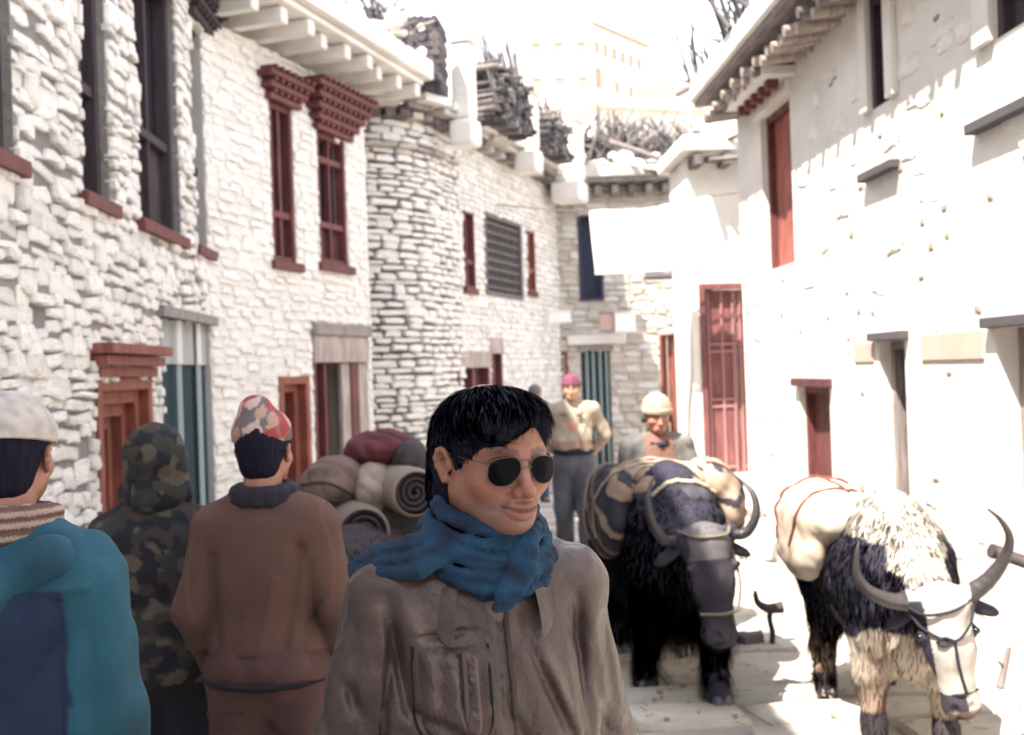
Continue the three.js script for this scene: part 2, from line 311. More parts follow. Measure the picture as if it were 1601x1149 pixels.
// ------------------------------------------------------------------ left house, near: rough whitewashed rubble
const LX = -1.95, CORNER = 8.34;
{
  const h = thing('stone_house', 'tall whitewashed rubble stone house nearest on the left with a green curtained doorway', 'house', V(LX, 0, -4));
  const ox = h.position, path0 = flatPath(0, 10, 0, -(CORNER - 4), -1);         // local plan, u grows away from the camera
  const world = flatPath(LX, 13, LX, -CORNER, -1);
  h.position.set(0, 0, 0);
  const path = world, U = (px, py) => pixUV(path, px, py);
  const win = [[-70, 20, 175], [128, 170, 272], [218, 282, 340], [305, 330, 352]].map(([a, b, yb]) => { const [ua] = U(a, yb), [ub, v] = U(b, yb + (b - a) * 0.2); return [ua, ub, 2.62, 4.30]; });
  const d1 = [U(146, 560)[0], U(232, 560)[0], 0, 1.66], d2 = [U(252, 560)[0], U(337, 560)[0], 0, U(295, 503)[1]];
  const holes = [...win, [d1[0], d1[1], 0, d1[3]], [d2[0], d2[1], 0, d2[3]]];
  masonry({ path, u0: 0, u1: path.L, v0: 0, v1: 7.2, holes, parent: h, seed: 11, hs: [0.04, 0.09], ws: [0.09, 0.36], prot: [0.004, 0.040], mats: M.wash, joint: M.joint, gap: 0.006, skew: 0.10, rough: 0.5, skip: 0.02,
    pick: (r, u, v) => { const q = r() + 0.9 * Math.max(0, fbm(u * 0.8, v * 0.9, 5, 3)) - 0.05; return q < 0.25 ? 0 : q < 0.5 ? 2 : q < 0.75 ? 1 : q < 0.92 ? 3 : 4; } });
  win.forEach((w, i) => carvedWindow(h, path, w[0], w[1], w[2], w[3], { bars: 2, wood: M.brownDark, panel: M.brownDark, cornice: 3, rails: [0.36], deep: 0.14, sillMat: M.redWood }));
  plainDoor(h, path, d1[0], d1[1], d1[3], { lintel: 3, lw: 0.025, steps: 4, frame: 0.3, deep: 0.24, boards: 3 });
  curtainDoor(h, path, d2[0], d2[1], 0.1, d2[3], { top: 0.3 });
  slab('roof', path, -0.2, path.L + 0.1, 7.2, 7.42, -6, 0.3, M.plaster, h);
  part('rear_wall', [wbox(path, 0, 0.3, 0, 7.19, -6, -0.36), wbox(path, path.L - 0.3, path.L, 0, 7.19, -6, -0.36), wbox(path, 0.31, path.L - 0.31, 0, 7.19, -6, -5.7)], M.plaster, h);
}

// ------------------------------------------------------------------ left house, second: turned towards the street, deep white eave
const H2 = flatPath(LX, -CORNER, LX + 0.358 * 2.78, -CORNER - 0.934 * 2.78, -1);
{
  const h = thing('stone_house', 'cream washed stone house with two ornate red windows under a white eave', 'house');
  const path = H2, U = (px, py) => pixUV(path, px, py);
  const w1 = [U(424, 300)[0], U(460, 300)[0], U(440, 418)[1] + 0.05, U(440, 165)[1]], w2 = [U(497, 300)[0], U(541, 300)[0], U(522, 422)[1] + 0.05, U(522, 215)[1]];
  const d1 = [U(436, 640)[0], U(483, 640)[0], 0, U(460, 588)[1]], d2 = [U(491, 640)[0], U(576, 640)[0], 0, U(530, 522)[1]];
  masonry({ path, u0: 0, u1: path.L, v0: 0, v1: 4.42, holes: [w1, w2, d1, d2], parent: h, seed: 23, hs: [0.06, 0.105], ws: [0.12, 0.36], prot: [0.005, 0.020], mats: M.wash, joint: M.wash[1], gap: 0.012, skew: 0.05, rough: 0.3,
    pick: (r) => { const q = r(); return q < 0.5 ? 0 : q < 0.78 ? 2 : q < 0.96 ? 1 : 3; } });
  carvedWindow(h, path, w1[0], w1[1], w1[2], w1[3], { bars: 2, wood: M.redWood, panel: M.redDark, cornice: 3, rails: [0.3], deep: 0.1, frame: 0.05 });
  carvedWindow(h, path, w2[0], w2[1], w2[2], w2[3], { bars: 2, wood: M.redWood, panel: M.redDark, cornice: 5, rails: [0.3, 0.8], deep: 0.1, frame: 0.05, cw: 1.0 });
  plainDoor(h, path, d1[0], d1[1], d1[3], { steps: 2, frame: 0.14, deep: 0.16, boards: 2 });
  { // shop door: half open weathered leaf below a pale lintel board
    const d = grp('shop_door', h), b = (a, c, e, g, n0, n1) => wbox(path, a, c, e, g, n0, n1), m = mix(d2[0], d2[1], 0.52);
    part('lintel', b(d2[0] - 0.02, d2[1] + 0.02, d2[3] - 0.02, d2[3] + 0.09, -0.2, 0.06), M.greyWood, d);
    part('fascia', b(d2[0], d2[1], d2[3] - 0.27, d2[3] - 0.022, -0.06, 0.03), M.paleWood, d);
    part('post', [b(d2[0], d2[0] + 0.05, 0.05, d2[3] - 0.272, -0.12, 0.01), b(mix(d2[0], m, 0.4), mix(d2[0], m, 0.4) + 0.045, 0.05, d2[3] - 0.272, -0.12, -0.01)], M.redWood, d);
    part('dark_leaf', b(d2[0] + 0.06, m - 0.01, 0.05, d2[3] - 0.275, -0.2, -0.14), M.redDark, d);
    for (let i = 0; i < 3; i++) part('board', b(mix(m, d2[1], i / 3) + 0.006, mix(m, d2[1], (i + 1) / 3) - 0.006, 0.05, d2[3] - 0.275, -0.05, -0.01 + (i === 1 ? 0.012 : 0)), i === 1 ? M.redWood : M.paleWood, d);
  }
  // eave: board ends on a row of beams, white plaster edge
  const n = 9; for (let i = 0; i < n; i++) { const u = mix(0.12, path.L + 0.25, i / (n - 1)); part('beam_end', wbox(path, u - 0.055, u + 0.055, 4.44, 4.57, -0.25, 0.42 + 0.04 * ((i * 7) % 3), 0.015), M.plaster, h); }
  slab('eave_board', path, -0.12, path.L + 0.36, 4.575, 4.63, -0.35, 0.52, M.plaster, h);
  slab('roof', path, -0.2, path.L + 0.45, 4.635, 4.83, -4.5, 0.60, M.plaster, h);
  part('rear_wall', [wbox(path, path.L - 0.3, path.L - 0.002, 0, 4.4, -4.4, -0.36), wbox(path, 0.4, path.L - 0.31, 0, 4.4, -4.4, -4.1)], M.wash[1], h);
}

// ------------------------------------------------------------------ rounded corner house
const H3 = (() => {                                                   // facing the camera, then round, then along the street
  const a0 = [-2.6, -11.35], L1 = 1.4, R = 0.92, turn = 68 * Math.PI / 180, L2 = R * turn, L3 = 4.75, cx = a0[0] + L1, cz = a0[1] - R;
  const at = (u) => {
    if (u < L1) return [a0[0] + u, a0[1], 0, 1];
    const t = Math.min((u - L1) / R, turn), nx = Math.sin(t), nz = Math.cos(t), s = Math.max(0, u - L1 - L2);
    return [cx + R * nx + nz * s, cz + R * nz - nx * s, nx, nz];
  };
  return { L: L1 + L2 + L3, L1, L2, at };
})();
const H3s = (() => { const u0 = H3.L1 + H3.L2, a = H3.at(u0), b = H3.at(H3.L); return flatPath(a[0], a[1], b[0], b[1], -1); })();   // its straight part
{
  const h = thing('stone_house', 'whitewashed house of flat stones with a rounded corner, its trellis window facing the street', 'house');
  const path = H3, o = H3.L1 + H3.L2, U = (px, py) => { const [u, v] = pixUV(H3s, px, py); return [u + o, v]; };
  const R = (a, b, y0, y1) => [U(a, (y0 + y1) / 2)[0], U(b, (y0 + y1) / 2)[0], U((a + b) / 2, y1)[1], U((a + b) / 2, y0)[1]];
  const w1 = R(724, 738, 332, 450), w2 = R(757, 815, 340, 465), w3 = R(823, 833, 362, 455), s1 = R(714, 764, 575, 660), s2 = R(768, 784, 553, 660);
  masonry({ path, u0: 0.9, u1: o + 0.8, v0: 0, v1: 4.5, holes: [w1], parent: h, seed: 31, hs: [0.05, 0.10], ws: [0.12, 0.42], prot: [0.03, 0.06], mats: M.wash, joint: M.jointDark, gap: 0.022, sub: 0.08, skew: 0.02,
    pick: (r, u) => { const q = r(); return q < 0.4 ? 0 : q < 0.7 ? 1 : q < 0.9 ? 2 : 3; } });
  masonry({ path, u0: o + 0.8, u1: H3.L, v0: 0, v1: 4.5, holes: [w1, w2, w3, s1, s2], parent: h, seed: 32, hs: [0.055, 0.1], ws: [0.12, 0.32], prot: [0.012, 0.032], mats: M.wash, joint: M.wash[3], gap: 0.014, cap: 240, skew: 0.03 });
  carvedWindow(h, path, ...w1, { bars: 1, wood: M.redWood, panel: M.redWood, deep: 0.06, frame: 0.03 });
  carvedWindow(h, path, ...w3, { bars: 1, wood: M.orange, panel: M.orange, deep: 0.06, frame: 0.03 });
  { const w = grp('trellis_window', h), b = (a, c, e, g, n0, n1) => wbox(path, a, c, e, g, n0, n1), g = [], f = 0.06;
    part('frame', [b(w2[0], w2[0] + f, w2[2], w2[3], -0.1, 0.02), b(w2[1] - f, w2[1], w2[2], w2[3], -0.1, 0.02), b(w2[0] + f, w2[1] - f, w2[2], w2[2] + f, -0.1, 0.02), b(w2[0] + f, w2[1] - f, w2[3] - f, w2[3], -0.1, 0.02)], M.timber, w);
    part('backing', b(w2[0] + f, w2[1] - f, w2[2] + f, w2[3] - f, -0.12, -0.08), M.dark, w);
    const n = 11; for (let i = 0; i < n; i++) { const t = (i + .5) / n; g.push(b(mix(w2[0] + f, w2[1] - f, t) - 0.018, mix(w2[0] + f, w2[1] - f, t) + 0.018, w2[2] + f, w2[3] - f, -0.075, -0.045)); }
    for (let i = 0; i < 8; i++) { const t = (i + .5) / 8; g.push(b(w2[0] + f, w2[1] - f, mix(w2[2] + f, w2[3] - f, t) - 0.015, mix(w2[2] + f, w2[3] - f, t) + 0.015, -0.042, -0.02)); }
    part('lattice', g, M.logs[1], w); }
  for (const s of [s1, s2]) { const w = grp('shop_opening', h), b = (a, c, e, g, n0, n1) => wbox(path, a, c, e, g, n0, n1); s[2] = Math.max(0.05, s[2]);
    part('frame', [b(s[0], s[0] + 0.07, s[2], s[3], -0.1, 0.03), b(s[1] - 0.07, s[1], s[2], s[3], -0.1, 0.03)], M.redWood, w);
    part('lintel', b(s[0] - 0.04, s[1] + 0.04, s[3], s[3] + 0.2, -0.1, 0.04), M.paleWood, w);
    part('shutter', b(s[0] + 0.07, s[1] - 0.07, s[2], s[3], -0.14, -0.1), M.redDark, w); if (s === s1) part('post', b((s[0] + s[1]) / 2 - 0.05, (s[0] + s[1]) / 2 + 0.05, s[2], s[3], -0.1, 0.02), M.redWood, w); }
  // ledge of flat stones, beams and roof slab that follow the bend
  const ring = (v0, v1, n0, n1, u0, u1, jit, name, ms, seed, w = 0.3) => { const r = rng(seed); for (let u = u0; u < u1;) { const ww = w * (0.7 + 0.6 * r()); part(name, wbox(path, u, u + ww - 0.012, v0 + (r() - .5) * jit, v1 + (r() - .5) * jit, n0, n1 + (r() - .5) * 0.08, 0.012), ms[(r() * ms.length) | 0], h); u += ww; } };
  ring(4.02, 4.06, -0.05, 0.10, 0.9, o + 0.5, 0.01, 'ledge_stone', M.stone, 41);
  ring(4.33, 4.40, -0.1, 0.20, 0.9, H3.L - 0.1, 0.015, 'beam_end', [M.timber, M.stone[1], M.greyWood], 42, 0.17);
  ring(4.41, 4.47, -0.2, 0.30, 0.9, H3.L - 0.1, 0.01, 'eave_slate', [M.stone[3], M.greyWood, M.stone[1]], 43, 0.42);
  ring(4.48, 4.56, -0.3, 0.36, 0.9, H3.L - 0.1, 0.01, 'roof_edge_stone', [M.wash[1], M.wash[3], M.wash[2]], 44, 0.5);
  // roof body behind the edge
  const sh = new THREE.Shape(); const pts = []; for (let u = 0.9; u <= H3.L; u += 0.15) { const [x, z, nx, nz] = path.at(u); pts.push([x - nx * 0.25, z - nz * 0.25]); }
  pts.push([-1.2, -17.5], [-4.5, -17.5], [-4.5, -11.6]); pts.forEach(([x, z], i) => i ? sh.lineTo(x, -z) : sh.moveTo(x, -z));
  part('roof', new THREE.ExtrudeGeometry(sh, { depth: 0.2, bevelEnabled: false }).rotateX(-Math.PI / 2).translate(0, 4.3, 0), M.plaster, h);
  // the tower's stone parapet
  const r = rng(51); for (let k = 0; k < 5; k++) for (let u = 1.55; u < 2.55;) { const w = 0.2 + 0.25 * r(); if (!(u < 1.85 && k > 0)) part('parapet_stone', wbox(path, u, u + w - 0.015, 4.57 + k * 0.13, 4.57 + (k + 1) * 0.13 - 0.012, -0.35, -0.02 + r() * 0.09, 0.025), M.wash[k === 1 || k === 3 ? 4 : (r() * 3) | 0], h); u += w; }
}
// white plastered roof piers along the rounded house: separate small chimneys
const pierSpec = [[727, 70, 188, 11.95, 0.24], [826, 150, 235, 14.0, 0.26], [890, 195, 285, 15.7, 0.4]];
pierSpec.forEach(([px, y0, y1, d, w], i) => {
  const a = at(px, y1, d), b = at(px, y0, d), H = b.y - a.y;
  const t = thing('roof_pier', ['white plastered pier on the roof edge above the rounded corner', 'white plastered pier on the roof edge between two firewood stacks', 'broad white plastered pier at the far end of the rounded house roof'][i], 'pier', V(a.x, a.y, a.z), -0.38);
  part('shaft', box(w, H, w, 0, H / 2, 0, 0.05), M.plaster, t); part('cap_stone', box(w + 0.03, 0.06, w + 0.03, 0.01, H + 0.031, 0, 0.02), M.wash[1], t); part('foot', box(w + 0.06, 0.3, w + 0.06, 0, -0.152, 0, 0.05), M.plaster, t);
});
// ------------------------------------------------------------------ far house that closes the street
const H4 = flatPath(0.9, -16.3, 3.9, -16.1, -1);
{
  const h = thing('stone_house', 'grey stone house closing the far end of the street behind the white banner', 'house');
  const path = H4, R = (a, b, y0, y1) => { const m = (y0 + y1) / 2; return [pixUV(path, a, m)[0], pixUV(path, b, m)[0], pixUV(path, (a + b) / 2, y1)[1], pixUV(path, (a + b) / 2, y0)[1]]; };
  const w1 = R(905, 942, 336, 470), d0 = R(868, 890, 550, 740), d1 = R(911, 956, 548, 740), d2 = R(1034, 1060, 522, 700);
  d0[2] = d1[2] = 0; d2[2] = 0.3;
  masonry({ path, u0: 0, u1: path.L, v0: 0, v1: 4.35, holes: [w1, d0, d1, d2], parent: h, seed: 61, hs: [0.08, 0.14], ws: [0.16, 0.42], prot: [0.012, 0.035], mats: [M.stone[3], M.stone[1], M.wash[4], M.stone[3]], joint: M.stone[1], gap: 0.016 });
  { const w = grp('window', h), b = (a, c, e, g, n0, n1) => wbox(path, a, c, e, g, n0, n1); part('shutter', b(w1[0] + 0.05, w1[1] - 0.05, w1[2] + 0.05, w1[3] - 0.05, -0.14, -0.09), mat(S(52, 56, 74)), w);
    part('frame', [b(w1[0], w1[0] + 0.05, w1[2], w1[3], -0.12, 0.03), b(w1[1] - 0.05, w1[1], w1[2], w1[3], -0.12, 0.03), b(w1[0] + 0.05, w1[1] - 0.05, w1[2], w1[2] + 0.05, -0.12, 0.03), b(w1[0] + 0.05, w1[1] - 0.05, w1[3] - 0.05, w1[3], -0.12, 0.03)], mat(S(48, 52, 70)), w); }
  plainDoor(h, path, d0[0], d0[1], d0[3], { steps: 2, frame: 0.05, boards: 1, deep: 0.12 });
  curtainDoor(h, path, d1[0], d1[1], 0.08, d1[3], { stripes: [0.2, 0.42, 0.66, 0.88] });
  plainDoor(h, path, d2[0], d2[1], d2[3], { v0: 0.3, steps: 2, frame: 0.05, boards: 2, wood: M.orange, leaf: M.orange, deep: 0.12 });
  slab('lintel', path, d1[0] - 0.2, d1[1] + 0.25, d1[3] + 0.09, d1[3] + 0.24, -0.05, 0.06, M.wash[3], h);
  for (let i = 0; i < 12; i++) { const u = 0.15 + i * 0.25; part('beam_end', wbox(path, u - 0.05, u + 0.05, 4.2, 4.32, -0.2, 0.34), i % 3 ? M.greyWood : M.timber, h); }
  slab('eave_board', path, -0.1, path.L + 0.1, 4.36, 4.42, -0.3, 0.42, M.greyWood, h);
  slab('roof', path, -0.2, path.L + 0.2, 4.425, 4.58, -4, 0.46, M.stone[3], h);
  part('rear_wall', [wbox(path, 0, 0.3, 0, 4.3, -4, -0.36), wbox(path, path.L - 0.3, path.L, 0, 4.3, -4, -0.36)], M.stone[3], h);
}

// ------------------------------------------------------------------ house with the tall red door, on a white plinth
const H6 = flatPath(2.32, -11.0, 5.2, -11.0, -1);
{
  const h = thing('plastered_house', 'small white plastered house with a tall red panelled double door above a white plinth', 'house');
  const path = H6, R = (a, b, y0, y1) => { const m = (y0 + y1) / 2; return [pixUV(path, a, m)[0], pixUV(path, b, m)[0], pixUV(path, (a + b) / 2, y1)[1], pixUV(path, (a + b) / 2, y0)[1]]; };
  const d = R(1097, 1215, 442, 740);
  part('wall', backing(path, 0, path.L, 0.0, 3.75, [d], 0.3), M.plaster, h);
  const b = (a, c, e, g, n0, n1) => wbox(path, a, c, e, g, n0, n1), dd = grp('double_door', h), red = mat(S(178, 112, 112, 0.55), 0.7, { map: T.grain }), edge = mat(S(205, 150, 150, 0.6), 0.7);
  part('frame', [b(d[0], d[0] + 0.06, d[2], d[3], -0.1, 0.02), b(d[1] - 0.06, d[1], d[2], d[3], -0.1, 0.02), b(d[0] + 0.06, d[1] - 0.06, d[3] - 0.06, d[3], -0.1, 0.02)], red, dd);
  const m = (d[0] + d[1]) / 2;
  for (const [a, c] of [[d[0] + 0.065, m - 0.004], [m + 0.004, d[1] - 0.065]]) {
    const leaf = part('leaf', b(a, c, d[2], d[3] - 0.065, -0.1, -0.06), red, dd), n = 4, H = d[3] - 0.065 - d[2];
    for (const s of [a + 0.02, (a + c) / 2, c - 0.045]) part('stile', b(s, s + 0.022, d[2], d[3] - 0.07, -0.06, -0.04), edge, dd);
    for (const t of [0.03, 0.36, 0.4, 0.66, 0.7]) part('rail', b(a + 0.045, c - 0.046, d[2] + H * t, d[2] + H * t + 0.02, -0.06, -0.042), edge, dd);
  }
  slab('roof', path, -0.1, path.L, 3.76, 3.92, -1.1, 0.3, M.plaster, h);
  part('plinth', wbox(path, -0.25, path.L, 0, d[2] - 0.02, 0.012, 0.75, 0.04), M.plaster, h);
  part('step', wbox(path, 0.1, 0.8, 0, 0.28, 0.762, 1.05, 0.03), M.plaster, h);
  part('side_wall', wbox(path, 0.001, 0.3, 0, 3.74, -0.95, -0.31), M.plaster, h);
  for (let i = 0; i < 8; i++) part('beam_end', wbox(path, 0.02 + i * 0.3, 0.11 + i * 0.3, 3.62, 3.72, -0.1, 0.3), M.timber, h);
}

// ------------------------------------------------------------------ right house, near: sunlit white plaster
const RX = 2.4, H5 = flatPath(RX, 13, RX, -9.25, 1);
{
  const h = thing('plastered_house', 'long sunlit white plastered house along the right side under an eave of poles', 'house');
  const path = H5, U = (px, py) => pixUV(path, px, py);
  const uN = (px) => U(px, 500)[0];
  const w1 = [uN(1404), uN(1376), 3.06, 3.70].map((x) => x), w2 = [uN(1640), uN(1572), 3.02, 3.72], w3 = [uN(1246), uN(1199), 2.34, 3.56];
  const d1 = [uN(1293), uN(1246), 0.55, 1.44], d2 = [uN(1413), uN(1372), 0, 1.72], d3 = [uN(1640), uN(1556), 0, 1.74];
  const sortU = (a) => a[0] < a[1] ? a : [a[1], a[0], a[2], a[3]];
  const [W1, W2, W3, D1, D2, D3] = [w1, w2, w3, d1, d2, d3].map(sortU);
  // plaster wall with pits where the wash has fallen off
  const r = rng(91), thick = 0.4;
  part('wall', backing(path, 0, path.L, 0, 3.86, [W1, W2, W3, D1, D2, D3], thick), M.plaster, h);
  const wallM = h.children[0];
  const inHole = (u, v) => [W1, W2, W3, D1, D2, D3].some((q) => u > q[0] - 0.15 && u < q[1] + 0.15 && v > q[2] - 0.1 && v < q[3] + 0.15);
  let n = 0, tries = 0; const rubbed = mat([0.36, 0.29, 0.24], 1, { map: T.mottle });
  while (n < 240 && tries++ < 6000) { const u = mix(13.8, path.L - 0.2, r()), v = mix(0.4, 3.75, r()); if (inHole(u, v)) continue; const dense = fbm(u * 0.9, v * 1.2, 3, 2) + 0.1 * (v > 2.2 ? 1 : 0); if (r() > 0.35 + dense * 1.5) continue;
    const big = r() < 0.42, m = addMesh('stone', STONES[(r() * 14) | 0], big ? rubbed : M.plaster, wallM); m.position.copy(P(path, u, v, big ? -0.004 : -0.012)); m.quaternion.copy(frameAt(path, u)); m.rotateZ((r() - .5) * 0.4);
    m.scale.set(big ? 0.035 + 0.05 * r() : 0.14 + 0.2 * r(), big ? 0.018 + 0.024 * r() : 0.07 + 0.08 * r(), big ? 0.012 : 0.014 + 0.010 * r()); n++; }
  const recess = (q, name, leaf, o = {}) => {
    const g = grp(name, h), b = (a, c, e, f, n0, n1) => wbox(path, a, c, e, f, n0, n1), D = o.deep ?? 0.26, f = 0.05, v0 = q[2] || 0.06;
    part('frame', [b(q[0], q[0] + f, v0, q[3], -D - 0.02, -D + 0.05), b(q[1] - f, q[1], v0, q[3], -D - 0.02, -D + 0.05), b(q[0] + f, q[1] - f, q[3] - f, q[3], -D - 0.02, -D + 0.05)], leaf, g);
    const k = o.boards ?? 3, W = q[1] - q[0] - 2 * f; for (let i = 0; i < k; i++) part('board', b(q[0] + f + W * i / k + 0.004, q[0] + f + W * (i + 1) / k - 0.004, v0, q[3] - f, -D - 0.02, -D + 0.006 * (i % 2)), o.board || leaf, g);
    if (o.surround) { const e = o.surround, pr = 0.035; part('surround', [b(q[0] - e, q[0] - 0.001, v0, q[3] + e * 0.5, 0.0, pr), b(q[1] + 0.001, q[1] + e, v0, q[3] + e * 0.5, 0.0, pr), b(q[0], q[1], q[3] + 0.001, q[3] + e * 0.5, 0.0, pr)], M.plaster, g); }
    if (o.sill) part('sill', b(q[0] - 0.16, q[1] + 0.16, v0 - 0.055, v0 - 0.001, -D, 0.055), M.slate, g);
    if (o.lintel) part('lintel', b(q[0] - 0.06, q[1] + 0.06, q[3] + 0.001, q[3] + (o.lt || 0.1), -0.2, 0.05), o.lintel, g);
    return g;
  };
  const tan = mat([0.17, 0.125, 0.12], 0.8, { map: T.grain });
  recess(W1, 'window', M.brownDark, { surround: 0.12, deep: 0.05, boards: 2 }); recess(W2, 'window', M.brownDark, { surround: 0.16, deep: 0.06, boards: 3 });
  for (const [a, b, v] of [[1416, 1362, 2.66], [1650, 1536, 2.64]]) { const q = [uN(a), uN(b)].sort((x, y) => x - y); part('window_ledge', wbox(path, q[0], q[1], v, v + 0.05, -0.1, 0.06), M.slate, h); }
  recess(W3, 'window', M.redWood, { lintel: M.plaster, board: mat([0.40, 0.12, 0.09], 0.8, { map: T.grain }), deep: 0.10 });
  { const g = grp('window_hood', h); part('slab', wbox(path, W3[0] - 0.16, W3[1] + 0.16, W3[3] + 0.102, W3[3] + 0.17, -0.05, 0.24), M.plaster, g); for (let i = 0; i < 5; i++) part('dentil', wbox(path, mix(W3[0], W3[1], i / 4) - 0.04, mix(W3[0], W3[1], i / 4) + 0.04, W3[3] + 0.03, W3[3] + 0.1, 0.082, 0.17), M.redWood, g); }
  recess(D1, 'low_door', M.redWood, { lintel: M.redDark, lt: 0.06, deep: 0.09 }); recess(D2, 'door', M.greyWood, { lintel: M.slate, lt: 0.05, board: tan, deep: 0.12 }); recess(D3, 'door', M.greyWood, { lintel: M.slate, lt: 0.05, board: tan, deep: 0.15 });
  // bonding timber band that shows through the wash
  { const a = uN(1538), b = uN(1440); const bm = mat([0.56, 0.44, 0.38], 0.9, { map: T.mottle }), q = [uN(1365), uN(1335)].sort((x, y) => x - y); part('timber_band', wbox(path, Math.min(a, b), Math.max(a, b), 1.60, 1.74, -0.02, 0.012), bm, h); part('timber_band', wbox(path, q[0], q[1], 1.6, 1.72, -0.02, 0.01), bm, h); }
  // eave of round poles laid side by side, slates and plaster edge above
  for (let i = 0, u = path.L - 0.05; i < 46 && u > 13.5; i++, u -= 0.098) { const a = P(path, u, 3.80 + 0.012 * Math.sin(i * 2.3), -0.3), b = P(path, u, 3.72 + 0.03 * Math.sin(i * 1.9), 0.29 + 0.04 * Math.sin(i * 4.1)); part('eave_pole', rod(a, b, 0.046, 0.036, 8), [M.greyWood, M.paleWood, M.timber][(i * 5) % 3 === 2 && i % 4 ? 1 : (i * 5) % 3], h); }
  slab('eave_board', path, 13, path.L + 0.1, 3.862, 3.90, -0.3, 0.345, M.greyWood, h);
  slab('roof', path, 0, path.L + 0.12, 3.905, 4.08, -5, 0.38, M.plaster, h);
  part('side_wall', [wbox(path, path.L - 0.3, path.L, 0, 3.85, -5, -0.41), wbox(path, 0, 0.3, 0, 3.85, -5, -0.41), wbox(path, 0.31, path.L - 0.31, 0, 3.85, -5, -4.7)], M.plaster, h);
}

// ------------------------------------------------------------------ the street goes on behind the camera: a house closes it
{ const p = flatPath(4.5, 13.2, -4.5, 13.2, -1), h = thing('stone_house', 'whitewashed house across the street behind the camera', 'house'); part('wall', wbox(p, 0, p.L, 0, 6.4, -0.4, 0), M.wash[1], h); part('roof', wbox(p, -0.2, p.L + 0.2, 6.405, 6.6, -5, 0.4), M.plaster, h); part('door', wbox(p, 4, 5, 0, 1.9, 0.004, 0.06), M.redWood, h); }
// ------------------------------------------------------------------ hillside and what stands on it
{
  const n = 90, g = new THREE.PlaneGeometry(260, 190, n, n).rotateX(-Math.PI / 2).translate(10, 0, -117), p = g.attributes.position;
  for (let i = 0; i < p.count; i++) {
    const x = p.getX(i), z = p.getZ(i), d = -z; let y = d < 22 ? -1 : mix(-1, 31, sstep(20, 120, d) * 0.55 + 0.45 * clamp((d - 20) / 105));
    if (d > 128) y += (d - 128) * 0.32; y += d > 24 ? 1.6 * fbm(x * 0.05, 1, z * 0.06, 4) * clamp((d - 24) / 20) : 0; const t = Math.round(y / 2.2) * 2.2; y = d > 24 ? mix(y, t, 0.55) : y;
    p.setY(i, y);
  }
  g.computeVertexNormals();
  const hill = part('hillside', g, mat([0.52, 0.46, 0.39], 1, { bumpMap: T.rock, bumpScale: 0.05, map: T.mottle }), null); hill.userData.kind = 'structure';
}
{ // the big white building up the slope
  const d = 118, a = at(818, 150, d), c = at(1030, 150, d), top = at(930, 38, d).y, y0 = a.y - 3, H = top - y0, W = c.x - a.x, split = 0.52;
  const b = thing('hilltop_building', 'large white building with rows of small red windows on the hillside', 'building', V(a.x, y0, -d), 0);
  const p1 = flatPath(0, 0, W * split, 0, -1), p2 = flatPath(W * split + 0.02, 0, W * split + W * 0.56 * 0.93, -W * 0.56 * 1.1, -1);
  part('wall', [wbox(p1, 0, p1.L, 0, H * 0.93, -12, 0), wbox(p2, 0.0, p2.L, 0, H, -7, -0.01)], M.plaster, b);
  part('roof', [wbox(p1, -0.3, p1.L - 0.02, H * 0.93, H * 0.93 + 0.25, -12, 0.4)], M.plaster, b); part('cornice', wbox(p2, -0.2, p2.L, H, H + 0.28, -7.2, 0.35), mat([0.50, 0.26, 0.19]), b);
  const wn = (p, u, v, w, h) => { const g = grp('window', b); part('shutter', wbox(p, u - w / 2, u + w / 2, v, v + h, 0.002, 0.06), mat([0.50, 0.27, 0.21]), g); part('lintel', wbox(p, u - w / 2 - 0.15, u + w / 2 + 0.15, v + h + 0.005, v + h + 0.2, 0.002, 0.22), M.plaster, g); };
  for (let i = 0; i < 3; i++) for (const v of [0.36, 0.72]) wn(p1, p1.L * (0.2 + 0.32 * i), H * v, 1.0, 1.1);
  for (let i = 0; i < 6; i++) wn(p2, p2.L * (0.07 + 0.15 * i), H * 0.72, 0.8, 1.2);
  wn(p2, p2.L * 0.08, H * 0.36, 1.2, 2.2); wn(p2, p2.L * 0.4, H * 0.38, 0.8, 1.1); wn(p2, p2.L * 0.65, H * 0.38, 0.8, 1.1);
}
// low terrace houses half lost in the glare on the slope
[[930, 262, 1090, 165, 44, 0.30, 'pale stone house with a flat roof on the slope behind the banner'], [1000, 190, 1100, 140, 70, -0.2, 'small pale house higher on the slope, right of the large white building']].forEach(([x0, y0, x1, y1, d, rot, label]) => {
  const a = at(x0, y0, d), c = at(x1, y1, d), t = thing('hill_house', label, 'house', V(a.x, a.y - 3, -d), rot), W = c.x - a.x, H = c.y - a.y + 3, p = flatPath(0, 0, W, 0, -1);
  part('wall', wbox(p, 0, W, 0, H, -5, 0), M.wash[3], t); part('roof', wbox(p, -0.2, W + 0.2, H + 0.004, H + 0.25, -5.2, 0.4), M.stone[3], t);
  for (let i = 0; i < 3; i++) part('window', wbox(p, W * (0.18 + 0.3 * i), W * (0.18 + 0.3 * i) + 0.8, H * 0.62, H * 0.62 + 0.9, 0.003, 0.05), mat([0.3, 0.2, 0.17]), t);
});

